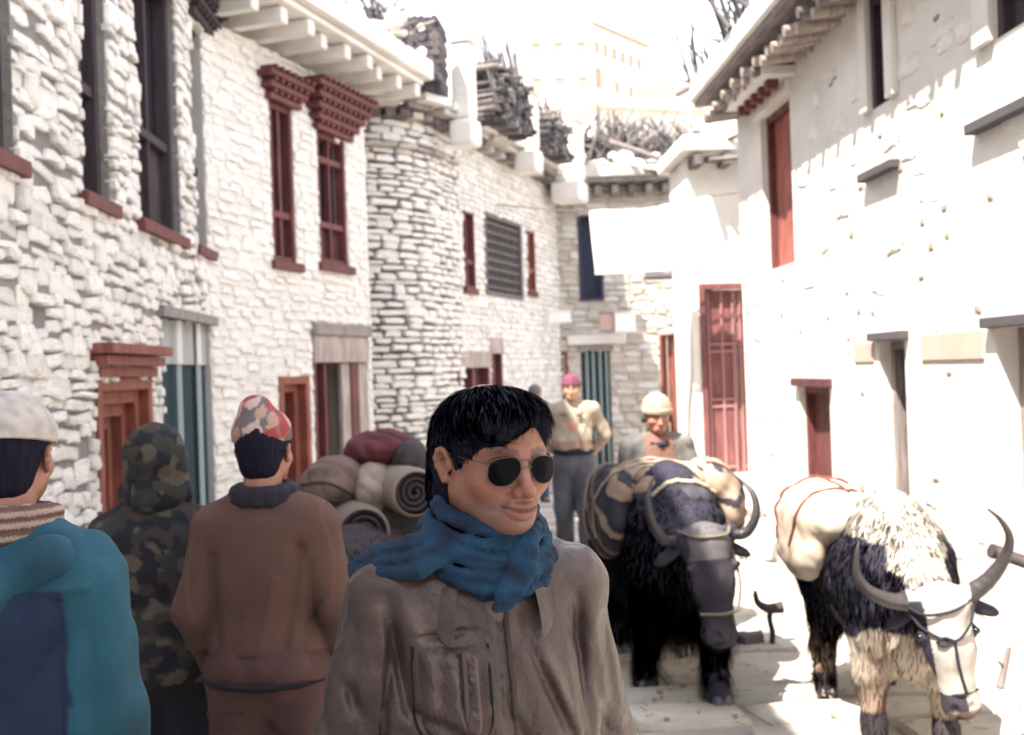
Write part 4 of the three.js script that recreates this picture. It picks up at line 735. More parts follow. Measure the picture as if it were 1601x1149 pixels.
// creases of cloth: broad sharp valleys plus a fine crumple
const folds = (a, f = 7, sx = 1, sy = 0.5, seed = 0) => (x, y, z) => { const n = noise(x * f * sx + seed, y * f * sy + 0.6 * x * f, z * f * sx), m = noise(x * f * 2.3 + 9 + seed, y * f * 1.4, z * f * 2.3); return a * (0.9 - 2.2 * Math.abs(n)) * 0.6 + a * 0.35 * m; };
function topField(J, o = {}) {                                        // jackets, shirts and sweaters
  const F = new Field(), s = J.s, t = o.t ?? 0.02, w = o.wide ?? 1, hem = o.hem ?? 0.86 * s, [cx, cy, cz] = J.chest, [bx, by, bz] = J.belly, [px, py, pz] = J.pel;
  F.ell([cx, cy, cz - 0.005], [(0.165 * w) * s + t, 0.20 * s, 0.105 * s + t], 0.05); F.ell([bx, by, bz], [(0.155 * w) * s + t, 0.20 * s, 0.105 * s + t], 0.08); F.ell([px, py, pz], [(0.165 * w) * s + t, 0.17 * s, 0.115 * s + t], 0.08);
  F.cap(J.shL, J.shR, 0.058 * s + t * 0.8, 0.058 * s + t * 0.8, 0.06); for (const q of ['L', 'R']) { const c = J['sh' + q]; F.cap([Math.sign(c[0]) * 0.035, J.neck[1] - 0.015, J.neck[2]], [c[0] * 0.95, c[1] + 0.012, c[2]], 0.058 * s, 0.052 * s + t * 0.6, 0.05); }
  F.cap([0, J.neck[1] - 0.05, J.neck[2]], [J.neck[0], J.neck[1] + (o.up ?? 0.0), J.neck[2]], 0.085 * s, 0.062 * s, 0.06);
  for (const q of ['L', 'R']) F.chain([J['sh' + q], J['el' + q], J['wr' + q]], [0.056 * s + t, 0.046 * s + t, 0.034 * s + t * 0.8], 0.013);
  if (o.more) o.more(F);
  F.disp = o.disp || folds(0.012, 7);
  const cut = (x, y, z) => { let d = hem - y; for (const q of ['L', 'R']) { const e = J['el' + q], r = J['wr' + q], dx = r[0] - e[0], dy = r[1] - e[1], dz = r[2] - e[2], l = Math.hypot(dx, dy, dz), a = ((x - r[0]) * dx + (y - r[1]) * dy + (z - r[2]) * dz) / l; const near = Math.hypot(x - r[0], y - r[1], z - r[2]) < 0.12; if (near) d = Math.hypot(x, z) > 0.15 || r[1] < hem ? Math.max(Math.min(d, 1), a - 0.0) && a : d; } return d; };
  F.clip = (x, y, z) => { for (const q of ['L', 'R']) { const e = J['el' + q], r = J['wr' + q]; const X = x - r[0], Y = y - r[1], Z = z - r[2]; if (X * X + Y * Y + Z * Z < 0.0144) { const dx = r[0] - e[0], dy = r[1] - e[1], dz = r[2] - e[2], l = Math.hypot(dx, dy, dz); return (X * dx + Y * dy + Z * dz) / l; } } return y < hem + 0.1 && armFar(J, x, y, z) ? hem - y : -1; };
  return F;
}
function armFar(J, x, y, z) { for (const q of ['L', 'R']) { const e = J['el' + q], r = J['wr' + q], dx = r[0] - e[0], dy = r[1] - e[1], dz = r[2] - e[2]; let t = ((x - e[0]) * dx + (y - e[1]) * dy + (z - e[2]) * dz) / (dx * dx + dy * dy + dz * dz); t = clamp(t); if (Math.hypot(x - e[0] - t * dx, y - e[1] - t * dy, z - e[2] - t * dz) < 0.085) return false; } return true; }
function trouserGeo(J, o = {}) {
  const F = new Field(), s = J.s, t = o.t ?? 0.016, top = o.top ?? 1.0 * s; F.ell([J.pel[0], J.pel[1] - 0.01, J.pel[2] - 0.008], [0.158 * s + t, 0.15 * s, 0.115 * s + t], 0.06);
  for (const q of ['L', 'R']) F.chain([J['hip' + q], J['kn' + q], J['an' + q]], [0.088 * s + t, 0.060 * s + t, 0.050 * s + t], 0.04);
  F.disp = o.disp || folds(0.011, 8, 1, 0.6, 4); F.clip = (x, y) => Math.max(y - top, (o.cuff ?? 0.05) - y);
  return surf(F, [-0.4, 0.0, -0.35], [0.4, top + 0.03, 0.4], o.cell || 0.012, o.col);
}
function shoeGeo(J, q, c) { const [x, , z] = J['an' + q], s = J.s, F = new Field(); F.ell([x, 0.05, z + 0.01], [0.045, 0.06, 0.055], 0.02).cap([x, 0.035, z], [x, 0.030, z + 0.13], 0.040, 0.032, 0.02); F.clip = (X, y) => 0.004 - y; return surf(F, [x - 0.08, -0.01, z - 0.09], [x + 0.08, 0.13, z + 0.19], 0.008, (X, y) => y < 0.02 ? [0.02, 0.02, 0.02] : c); }
// ------------------------------------------------------------------ the man in the leather jacket
function theMan() {
  const E = at(758, 716, 1.73), t = thing('person', 'smiling person in dark sunglasses, blue scarf and brown leather jacket in the foreground', 'person', V(E.x - 0.012, 0, E.z), 0.16);
  const k = 1.58 / 1.7, e = (E.y) / k;
  const J = joints(1.58, { eye: [0.02, e, 0.03], neck: [0, e - 0.172, -0.015], shL: [0.140, e - 0.238, -0.02], shR: [-0.150, e - 0.238, -0.01], chest: [0, e - 0.39, 0], belly: [0, 1.04, 0.01], elL: [0.212, e - 0.52, -0.05], elR: [-0.235, e - 0.52, -0.05], wrL: [0.20, 0.86, 0.10], wrR: [-0.22, 0.86, 0.10] });
  const hy = J.eye, yaw = 0.35;
  const head = bent(headGeo({ cell: 0.0021, smile: 1.5, stubble: 0.36, glasses: true, skin: D(166, 114, 96, 0.66) }), yaw, 0.06, -0.02, hy);
  addMesh('body', nakedBody(J, head, [hangHand(J, 'L'), hangHand(J, 'R')]), VC.skin, t);
  const HM = (g) => bent(g, yaw, 0.06, -0.02, hy);
  { // hair: thick, parted, swept over the brow, covering the back of the neck
    const F = new Field(); F.ell([0, 0.030, -0.020], [0.0865, 0.084, 0.110], 0.02); F.ell([-0.004, 0.070, 0.030], [0.066, 0.040, 0.058], 0.03); F.ell([0, -0.045, -0.062], [0.080, 0.090, 0.056], 0.03); F.ell([-0.034, 0.062, 0.070], [0.046, 0.026, 0.032], 0.02); F.ell([0.044, 0.058, 0.022], [0.040, 0.042, 0.048], 0.02);
    F.ell([0.010, -0.058, 0.100], [0.071, 0.104, 0.066], 0.010, 1); F.ell([0.034, 0.016, 0.102], [0.036, 0.052, 0.042], 0.012, 1);
    for (const s of [-1, 1]) { F.ell([s * 0.098, -0.010, -0.014], [0.034, 0.036, 0.030], 0.008, 1); F.ell([s * 0.085, -0.080, 0.030], [0.05, 0.06, 0.06], 0.015, 1); }
    F.disp = (x, y, z) => { const a = Math.atan2(x + 0.01, z + 0.03), r = Math.hypot(x, z); return 0.0030 * noise(a * 9, r * 14, y * 16) + 0.0022 * Math.abs(noise(a * 26, y * 12, r * 8)) ; };
    const g = surf(F, [-0.125, -0.15, -0.155], [0.125, 0.16, 0.135], 0.0032, (x, y, z) => { const q = 1 + 0.5 * noise(Math.atan2(x, z) * 30, y * 12, 3); return HAIR.map((c) => c * q); });
    const rb = ribbons(g, 6500, 5, (q, n, d) => { d.set(q.x + 0.01, (q.y - 0.125) * 0.9 - 0.02, q.z + 0.035); if (q.z > 0.03) d.x += -0.02; }, (q) => q.y > 0.05 ? 0.034 : Math.abs(q.x) > 0.055 && q.z > -0.05 ? 0.010 : 0.024, 0.0012, (q, n, r) => HAIR.map((c) => c * (0.9 + 0.9 * r() * r())), (q, n) => !(n.z > 0.7 && q.z > 0.02 && q.y < 0.075) && !(Math.abs(q.x) > 0.055 && q.y < 0.012 && q.z > -0.05 && q.z < 0.022), 3, 0.02, 0.10);
    addMesh('hair', HM(join([g, rb])), VC.hair, t);
  }
  { // aviator sunglasses: two dark lenses in thin wire, double bridge, side arms
    const S2 = grp('sunglasses', t), wire = mat([0.10, 0.085, 0.07], 0.4, { metalness: 0.8 }), lensM = new THREE.MeshPhysicalMaterial({ color: new THREE.Color(0.003, 0.003, 0.005), roughness: 0.08, specularIntensity: 0.08 });
    const rim = (s) => { const o = []; for (let i = 0; i < 48; i++) { const a = i / 48 * 2 * Math.PI, ca = Math.cos(a), sa = Math.sin(a), R = 1 / Math.pow(Math.pow(Math.abs(ca), 2.6) + Math.pow(Math.abs(sa), 2.6), 1 / 2.6); let x = 0.0252 * ca * R, y = 0.0238 * sa * R; if (y < 0) { x *= 1 - 0.22 * (-y / 0.0238) ** 1.5; x += 0.0045 * (-y / 0.0238); } else y *= 0.82 - 0.10 * ca; const X = 0.0335 + x; o.push([s * X, y - 0.005, 0.0995 - 4.4 * Math.max(0, X - 0.006) ** 2 + 0.06 * y]); } return o; };
    for (const s of [-1, 1]) {
      const o = rim(s), pos = [s * 0.0345, -0.006, 0.1005 - 4.4 * 0.0275 ** 2], idx = []; o.forEach((p) => pos.push(...p)); const mid = o.map((p) => [mix(p[0], pos[0], 0.5), mix(p[1], pos[1], 0.5), mix(p[2], pos[2], 0.5) + 0.001]); mid.forEach((p) => pos.push(...p));
      for (let i = 0; i < 48; i++) { const a = 1 + i, b = 1 + (i + 1) % 48, c = 49 + i, d = 49 + (i + 1) % 48; s > 0 ? idx.push(a, b, d, a, d, c, c, d, 0) : idx.push(b, a, d, d, a, c, d, c, 0); }
      const g = new THREE.BufferGeometry(); g.setAttribute('position', new THREE.Float32BufferAttribute(pos, 3)); g.setAttribute('uv', new THREE.Float32BufferAttribute(new Float32Array(pos.length / 3 * 2), 2)); g.setIndex(idx); g.computeVertexNormals(); addMesh('lens', HM(g), lensM, S2);
      const cv = new THREE.CatmullRomCurve3(o.map((p) => V(...p)), true); addMesh('rim', HM(new THREE.TubeGeometry(cv, 60, 0.00075, 6, true)), wire, S2);
      addMesh('arm', HM(tube([V(s * 0.0565, 0.005, 0.0885), V(s * 0.071, 0.008, 0.06), V(s * 0.0785, 0.010, 0.0), V(s * 0.081, 0.0, -0.02)], 0.0007, 20, 6)), wire, S2);
    }
    for (const y of [0.009, -0.002]) addMesh('bridge', HM(tube([V(-0.0105, y, 0.1005), V(0, y + 0.0015, 0.1045), V(0.0105, y, 0.1005)], 0.0008, 10, 6)), wire, S2);
  }
  const nk = J.neck, y0 = J.eye[1];
  { // leather jacket
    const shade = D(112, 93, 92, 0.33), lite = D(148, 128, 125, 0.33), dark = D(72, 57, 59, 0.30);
    const crease = (x, y, z) => {
      let d = 0; const ad = (a, b, w, dep) => { const dx = b[0] - a[0], dy = b[1] - a[1], l = dx * dx + dy * dy, tt = clamp(((x - a[0]) * dx + (y - a[1]) * dy) / l), e = Math.hypot(x - a[0] - tt * dx, y - a[1] - tt * dy) / w; d += dep * Math.exp(-e * e) * Math.sin(Math.PI * clamp(tt * 0.9 + 0.1)); };
      if (z > 0.0) { const Y = y0; ad([0.045, Y - 0.25], [0.12, Y - 0.44], 0.011, 0.012); ad([0.06, Y - 0.27], [0.14, Y - 0.44], 0.012, -0.009); ad([0.01, Y - 0.36], [0.085, Y - 0.52], 0.012, 0.010); ad([-0.155, Y - 0.20], [-0.125, Y - 0.40], 0.010, 0.015); ad([-0.135, Y - 0.19], [-0.10, Y - 0.33], 0.012, -0.007); ad([-0.13, Y - 0.37], [-0.03, Y - 0.41], 0.012, 0.014); ad([-0.145, Y - 0.40], [-0.06, Y - 0.47], 0.012, 0.012); ad([0.145, Y - 0.22], [0.150, Y - 0.44], 0.010, 0.014); ad([-0.2, Y - 0.26], [-0.215, Y - 0.42], 0.012, 0.009); ad([-0.225, Y - 0.33], [-0.19, Y - 0.40], 0.010, 0.008); ad([0.19, Y - 0.26], [0.21, Y - 0.42], 0.012, 0.01); ad([-0.115, Y - 0.262], [-0.02, Y - 0.252], 0.005, 0.010); ad([0.125, Y - 0.23], [0.14, Y - 0.46], 0.005, 0.006); ad([-0.15, Y - 0.25], [-0.175, Y - 0.5], 0.006, 0.008); }
      return d;
    }, fo = folds(0.015, 8, 1, 0.5, 2);
    const F = topField(J, { t: 0.028, hem: 0.78, up: 0.0, wide: 1.04, disp: (x, y, z) => crease(x, y, z) * 1.25 + fo(x, y, z) + 0.0042 * (0.4 - Math.abs(noise(x * 22 + y * 9, y * 11, z * 22))) + 0.0016 * noise(x * 40, y * 40, z * 40) + (z > 0 ? 0.006 * Math.exp(-(((x - 0.012) / 0.005) ** 2)) : 0) });
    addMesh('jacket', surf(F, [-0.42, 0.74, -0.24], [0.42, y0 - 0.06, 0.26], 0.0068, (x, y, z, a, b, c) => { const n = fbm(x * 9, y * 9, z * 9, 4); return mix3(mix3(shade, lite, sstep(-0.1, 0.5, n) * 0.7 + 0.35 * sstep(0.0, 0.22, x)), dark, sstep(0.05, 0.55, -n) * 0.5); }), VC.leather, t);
    const fz = (x, y) => { let z = 0.25; while (z > 0 && F.at(x, y, z) > 0) z -= 0.004; return z; };
    const onto = (pts, r, lift = 0.002) => { const c = new THREE.CatmullRomCurve3(pts.map(([x, y]) => V(x, y, 0))).getSpacedPoints(36); return tube(c.map((p) => V(p.x, p.y, fz(p.x, p.y) + lift)), r, 72, 6); };
    const pc = (g, c) => tint(strip(g), c);
    addMesh('front_flap', pc(onto([[0.020, y0 - 0.215], [0.022, y0 - 0.26], [0.024, y0 - 0.36], [0.022, y0 - 0.50], [0.02, y0 - 0.62]], 0.0052, 0.0), shade), VC.leather, t);
    addMesh('zip', pc(onto([[0.012, y0 - 0.225], [0.014, y0 - 0.36], [0.012, y0 - 0.62]], 0.0022, 0.001), [0.03, 0.022, 0.025]), VC.leather, t);
    { // chest pocket, gathered in soft pleats on both sides of a vertical zip
      const g = grp('pocket', t), x0 = -0.122, x1 = -0.010, ya = y0 - 0.268, yb = y0 - 0.412, n = 40, m = 30, pos = [], idx = [];
      for (let j = 0; j <= m; j++) for (let i = 0; i <= n; i++) { const u = i / n, v = j / m, w = 1 - 0.28 * (v > 0.72 ? ((v - 0.72) / 0.28) ** 2 : 0), x = mix(-0.0665, mix(x0, x1, u), w), y = mix(ya, yb, v), e = sstep(0, 0.22, Math.min(u, 1 - u)) * sstep(0, 0.16, Math.min(v, 1 - v) + 0.02), pl = 0.0055 * Math.cos((u - 0.5) * 2 * Math.PI * 3.2) * Math.sin(Math.PI * clamp(v * 1.15)) ; pos.push(x, y, fz(x, y) - 0.006 + 0.027 * e + pl * e); if (i && j) { const q = j * (n + 1) + i; idx.push(q, q - n - 2, q - 1, q, q - n - 1, q - n - 2); } }
      const q = new THREE.BufferGeometry(); q.setAttribute('position', new THREE.Float32BufferAttribute(pos, 3)); q.setIndex(idx); q.computeVertexNormals(); tint(q, (x, y, z) => mix3(shade, lite, clamp(0.3 + 1.2 * fbm(x * 14, y * 14, 2, 3)))); addMesh('panel', boxUV(q), new THREE.MeshPhysicalMaterial({ vertexColors: true, roughness: 0.38, specularIntensity: 0.8, bumpMap: T.leather, bumpScale: 0.0014, side: THREE.DoubleSide }), g);
      const rimP = []; for (let i = 0; i <= 30; i++) { const a = i / 30, sq = a < 0.36 ? [0, a / 0.36] : a > 0.64 ? [1, (1 - a) / 0.36] : [(a - 0.36) / 0.28, 1]; const v = sq[1], w = 1 - 0.28 * (v > 0.72 ? ((v - 0.72) / 0.28) ** 2 : 0), x = mix(-0.0665, mix(x0, x1, sq[0]), w), y = mix(ya - 0.004, yb, v); rimP.push(V(x, y, fz(x, y) + 0.001)); }
      addMesh('stitched_edge', pc(tube(rimP, 0.0026, 90, 6), dark), VC.leather, g);
      const xm = -0.0575; addMesh('zip', pc(tube([0, 1, 2, 3, 4].map((i) => V(xm, mix(ya - 0.012, yb + 0.03, i / 4), fz(xm, mix(ya - 0.012, yb + 0.03, i / 4)) + 0.0205)), 0.0026, 16, 6), [0.035, 0.026, 0.03]), VC.leather, g);
      addMesh('welt', pc(tube([0, 1, 2, 3, 4].map((i) => V(xm + 0.007, mix(ya - 0.01, yb + 0.028, i / 4), fz(xm, mix(ya - 0.01, yb + 0.028, i / 4)) + 0.0195)), 0.0045, 16, 6), lite), VC.leather, g);
    }
    { // collar: a folded leaf round the neck that ends in two soft points
      const cy = y0 - 0.182, n = 60, m = 8, pos = [], idx = [];
      for (let i = 0; i <= n; i++) { const a = mix(-2.62, 2.62, i / n), q = Math.abs(a) / 2.62, sx = -Math.sin(a), cz = -Math.cos(a), tip = sstep(0.80, 1, q);
        for (let j = 0; j <= m; j++) { const t2 = j / m, R = mix(0.074, mix(0.122, 0.128, tip), t2) + 0.010 * Math.sin(Math.PI * t2), y = cy + 0.030 - mix(0.045, 0.088, tip) * t2 * t2 + 0.012 * Math.sin(Math.PI * t2) - 0.030 * sstep(0.3, 1, q) + 0.004 * Math.sin(a * 7); pos.push(0.006 + sx * R * 1.06, y, -0.014 + cz * R * 0.94 + 0.02 * tip * t2); if (i && j) { const k2 = i * (m + 1) + j; idx.push(k2, k2 - 1, k2 - m - 2, k2, k2 - m - 2, k2 - m - 1); } } }
      const q = new THREE.BufferGeometry(); q.setAttribute('position', new THREE.Float32BufferAttribute(pos, 3)); q.setIndex(idx); q.computeVertexNormals(); tint(q, (x, y, z) => mix3(shade, lite, clamp(0.4 + fbm(x * 16, y * 16, z * 16, 3))));
      addMesh('collar', boxUV(q), new THREE.MeshPhysicalMaterial({ vertexColors: true, roughness: 0.38, specularIntensity: 0.8, bumpMap: T.leather, bumpScale: 0.0014, side: THREE.DoubleSide }), t);
      addMesh('shirt', surf(new Field().cap([0.012, y0 - 0.17, 0.020], [0.014, y0 - 0.225, 0.050], 0.050, 0.040, 0.02), [-0.1, y0 - 0.32, -0.06], [0.12, y0 - 0.09, 0.14], 0.006, flat(D(150, 128, 118))), VC.cloth, t);
    }
  }
  { // scarf: loops of soft wool round the neck, one end over the shoulder, one end down the front
    const F = new Field(), r = rng(9), hx = J.eye[0], hz = J.eye[2] - 0.03, loop = (dy, R, ra, tx, tz, ph) => { const pts = [], rs = []; for (let i = 0; i <= 18; i++) { const a = i / 18 * 2 * Math.PI + ph; const x = Math.sin(a) * (R + 0.010), z = Math.cos(a) * R; pts.push([hx - 0.008 + x, y0 + dy + tx * x + tz * z + 0.002 * Math.sin(2 * a + ph), hz + 0.008 + z]); rs.push(ra * (0.9 + 0.2 * Math.sin(2 * a + ph))); } F.chain(pts, rs, 0.004); };
    [[-0.070, 0.066, 0.0095], [-0.085, 0.074, 0.0100], [-0.100, 0.079, 0.0100], [-0.114, 0.085, 0.0105], [-0.130, 0.089, 0.0105], [-0.145, 0.092, 0.0110], [-0.159, 0.090, 0.0110]].forEach(([dy, R, ra], i) => loop(dy, R, ra, -0.13 - 0.06 * Math.sin(i * 2.1), -0.36 + 0.05 * Math.sin(i * 1.7), i * 1.3));
    F.cap([hx - 0.004, y0 - 0.10, hz + 0.004], [hx, y0 - 0.19, hz + 0.01], 0.067, 0.082, 0.006);
    for (const [o, rr, dz] of [[0, 0.015, 0], [0.014, 0.014, 0.02], [0.028, 0.013, 0.036], [0.008, 0.013, -0.03], [-0.008, 0.012, -0.012]]) F.chain([[-0.066, y0 - 0.112 - o, 0.035 + dz], [-0.11, y0 - 0.130 - o * 1.1, 0.042 + dz], [-0.16, y0 - 0.142 - o * 0.9, 0.008 + dz * 0.8], [-0.203, y0 - 0.165 - o * 0.4, -0.03 + dz * 0.4]], [rr, rr * 0.9, rr * 0.75, rr * 0.45], 0.007);
    for (const o of [-0.014, 0, 0.013]) F.chain([[0.060 + o * 0.6, y0 - 0.118, 0.072], [0.046 + o, y0 - 0.160, 0.104], [0.026 + o * 0.8, y0 - 0.192, 0.112], [0.012 + o * 0.6, y0 - 0.216, 0.108]], [0.013, 0.0125, 0.011, 0.008], 0.005);
    F.disp = (x, y, z) => 0.0022 * noise(x * 34, (y + x * 0.3 + z * 0.3) * 60, z * 34) + 0.0010 * noise(x * 110, y * 110, z * 110);
    const c1 = D(22, 74, 112, 0.46), c2 = D(15, 42, 74, 0.46), c3 = D(28, 94, 132, 0.46);
    addMesh('scarf', surf(F, [-0.27, y0 - 0.24, -0.15], [0.16, y0 - 0.035, 0.17], 0.0038, (x, y, z) => { const q = noise(x * 22, y * 34, z * 22); return mix3(q > 0 ? mix3(c1, c3, clamp(q * 1.4)) : mix3(c1, c2, clamp(-q * 1.8)), c2, sstep(-0.07, -0.14, x) * 0.65); }), VC.knit, t);
  }
  addMesh('trousers', trouserGeo(J, { col: flat(D(60, 58, 66)) }), VC.cloth, t);
  for (const q of ['L', 'R']) addMesh('shoe', shoeGeo(J, q, D(60, 45, 40)), VC.cloth, t);
  return t;
}
theMan();
// ------------------------------------------------------------------ the people seen from behind, and the drovers
const BACK = Math.PI;
function shortHair(F, lo = -0.090) { F.ell([0, 0.034, -0.018], [0.081, 0.090, 0.104], 0.02); F.ell([0, -0.035, -0.055], [0.062, 0.058, 0.048], 0.03); F.ell([0, -0.045, 0.088], [0.09, 0.105, 0.062], 0.012, 1); for (const s of [-1, 1]) F.ell([s * 0.09, -0.02, -0.006], [0.03, 0.04, 0.03], 0.008, 1); F.disp = (x, y, z) => 0.003 * noise(Math.atan2(x, z) * 14, y * 18, 2); F.clip = (x, y) => lo - y; return F; }
const hairGeo = () => surf(shortHair(new Field()), [-0.11, -0.12, -0.14], [0.11, 0.14, 0.12], 0.005, (x, y, z) => HAIR.map((c) => c * (1 + 0.5 * noise(x * 120, y * 20, z * 120))));
function posed(px, py, d, headUp) { const e = at(px, py, d); return e; }
function personBase(label, px, eyePy, d, turn, o = {}) {
  const E = at(px, eyePy, d), H = (E.y) / 1.59 * 1.7, t = thing('person', label, 'person', V(E.x, 0, E.z), turn), J = joints(H, o.over), k = J.s;
  const hs = o.headScale ?? Math.max(0.92, k), hp = (g) => bent(g, o.hy || 0, o.hx || 0, o.hz || 0, J.eye, hs);
  const head = hp(headGeo({ cell: o.hcell || 0.005, skin: o.skin, look: o.look }));
  addMesh('body', nakedBody(J, head, [hangHand(J, 'L', o.skin), hangHand(J, 'R', o.skin)], o.skin || SKIN), VC.skin, t);
  return { t, J, hp, H };
}
function shoes(p, c) { for (const q of ['L', 'R']) addMesh('shoe', shoeGeo(p.J, q, c), VC.cloth, p.t); }
const boxOf = (J, top) => [[-0.5, 0.3, -0.4], [0.5, top ?? J.neck[1] + 0.1, 0.45]];

{ // teal and navy parka, pale knitted cap, seen from behind at the left edge
  const p = personBase('person seen from behind in a teal and navy parka and pale knitted cap', 8, 715, 2.1, BACK - 0.12, { hy: 0.16, hcell: 0.0035, over: { shL: [0.150, 1.345, -0.01], shR: [-0.150, 1.345, -0.01], elL: [0.190, 1.08, -0.03], elR: [-0.190, 1.08, -0.03], wrL: [0.19, 0.84, 0.10], wrR: [-0.19, 0.84, 0.10] } }), { t, J } = p, y0 = J.eye[1];
  const teal = D(36, 100, 122), tealD = D(24, 74, 98), navy = D(36, 56, 92), navyD = D(26, 42, 74);
  const yoke = y0 - 0.235, F = topField(J, { t: 0.045, hem: 0.80, wide: 0.92, disp: (x, y, z) => folds(0.022, 7, 1, 0.6, 8)(x, y, z) - 0.006 * Math.exp(-(((y - yoke) / 0.008) ** 2)) * (z < 0 && Math.abs(x) < 0.2 ? 1 : 0) + 0.010 * Math.exp(-(((Math.abs(x) - 0.150) / 0.010) ** 2)) * (y < y0 - 0.25 && z < 0.05 ? 1 : 0) });
  addMesh('parka', surf(F, [-0.5, 0.78, -0.32], [0.5, J.neck[1] + 0.10, 0.36], 0.0095, (x, y, z) => { const arm = Math.abs(x) > 0.165 + 0.02 * noise(y * 9, z * 9, 1), n = noise(x * 9, y * 9, z * 9); return y > yoke || arm ? mix3(teal, tealD, clamp(0.35 + n)) : mix3(navy, navyD, clamp(0.35 + n)); }), VC.cloth, t);
  const Hd = new Field(); Hd.chain([[-0.15, y0 - 0.165, 0.02], [-0.125, y0 - 0.185, -0.08], [0, y0 - 0.245, -0.125], [0.125, y0 - 0.185, -0.08], [0.15, y0 - 0.165, 0.02]], [0.020, 0.036, 0.046, 0.036, 0.020], 0.06).chain([[-0.10, y0 - 0.20, -0.06], [0, y0 - 0.215, -0.09], [0.10, y0 - 0.20, -0.06]], 0.038, 0.03); Hd.disp = folds(0.010, 10, 1, 1, 3);
  addMesh('hood', surf(Hd, [-0.22, y0 - 0.36, -0.22], [0.22, y0 - 0.10, 0.08], 0.007, (x, y, z) => mix3(teal, tealD, clamp(0.4 + noise(x * 12, y * 12, z * 12)))), VC.cloth, t);
  const C = new Field(); for (let i = 0; i < 3; i++) { const pts = []; for (let a = 0; a <= 14; a++) { const q = a / 14 * 2 * Math.PI; pts.push([0.088 * Math.sin(q), y0 - 0.105 - i * 0.021 + 0.006 * Math.sin(2 * q), 0.0 + 0.088 * Math.cos(q)]); } C.chain(pts, 0.015, 0.006); }
  addMesh('scarf', surf(C, [-0.13, y0 - 0.21, -0.13], [0.13, y0 - 0.07, 0.13], 0.005, (x, y) => Math.sin(y * 300) > 0.1 ? D(205, 180, 165) : D(120, 90, 84)), VC.knit, t);
  addMesh('hair', p.hp(hairGeo()), VC.hair, t);
  const K = new Field(); K.ell([0, 0.036, -0.014], [0.094, 0.100, 0.112], 0.02); K.clip = (x, y, z) => 0.028 - y - 0.15 * (z + 0.014); K.disp = (x, y, z) => 0.0015 * noise(x * 60, y * 60, z * 60);
  addMesh('cap', p.hp(surf(K, [-0.12, -0.05, -0.15], [0.12, 0.17, 0.13], 0.0045, (x, y, z) => mix3(D(200, 192, 184, 0.8), D(172, 164, 160, 0.8), clamp(0.4 + noise(x * 40, y * 40, z * 40))))), VC.knit, t);
  const B = new Field(); B.chain([[0.06, 0.012, 0.075], [0.03, 0.010, 0.11], [-0.02, 0.010, 0.112]], 0.006, 0.01); addMesh('peak', p.hp(surf(new Field().ell([0, 0.022, 0.105], [0.062, 0.008, 0.045], 0.01), [-0.09, -0.02, 0.04], [0.09, 0.06, 0.19], 0.005, flat(D(70, 96, 150)))), VC.cloth, t);
  addMesh('trousers', trouserGeo(J, { col: flat(D(40, 42, 60)) }), VC.cloth, t); shoes(p, D(50, 44, 44));
}
{ // camouflage jacket with its hood up
  const p = personBase('person seen from behind in a hooded camouflage jacket and dark trousers', 243, 728, 3.3, BACK + 0.10, { hy: -0.1, hcell: 0.008, over: { shL: [0.150, 1.34, -0.01], shR: [-0.150, 1.34, -0.01], elL: [0.215, 1.08, 0.0], elR: [-0.215, 1.08, 0.0], wrL: [0.17, 0.93, 0.16], wrR: [-0.17, 0.93, 0.16] } }), { t, J } = p, y0 = J.eye[1];
  const camo = (x, y, z) => { const a = noise(x * 13 + 3, y * 15, z * 13), b = noise(x * 17 + 40, y * 19, z * 17 + 9), c = noise(x * 21 + 80, y * 24, z * 21 + 5); return b > 0.20 ? D(108, 98, 86, 0.5) : a > 0.10 ? D(60, 61, 58, 0.5) : c > 0.14 ? D(78, 65, 60, 0.5) : D(30, 32, 46, 0.5); };
  const F = topField(J, { t: 0.036, hem: 0.735, disp: folds(0.016, 8, 1, 0.7, 21), more: (G) => G.ell([0, 0.78, 0], [0.19, 0.12, 0.15], 0.06) });
  addMesh('jacket', surf(F, [-0.42, 0.70, -0.3], [0.42, J.neck[1] + 0.08, 0.36], 0.0085, camo), VC.cloth, t);
  const Hd = new Field(); Hd.ell([0, 0.026, -0.012], [0.104, 0.118, 0.118], 0.02); Hd.chain([[-0.07, -0.09, -0.02], [0, -0.10, -0.07], [0.07, -0.09, -0.02]], 0.055, 0.05); Hd.ell([0, -0.02, 0.115], [0.07, 0.105, 0.06], 0.02, 1); Hd.disp = folds(0.009, 13, 1, 0.7, 13);
  addMesh('hood', p.hp(surf(Hd, [-0.15, -0.19, -0.17], [0.15, 0.18, 0.14], 0.0065, (x, y, z) => camo(x + 5, y, z))), VC.cloth, t);
  addMesh('trousers', trouserGeo(J, { t: 0.045, col: (x, y, z) => mix3(D(30, 28, 44), D(22, 22, 36), clamp(0.5 + noise(x * 9, y * 9, z * 9))) }), VC.cloth, t); shoes(p, D(40, 36, 40));
}
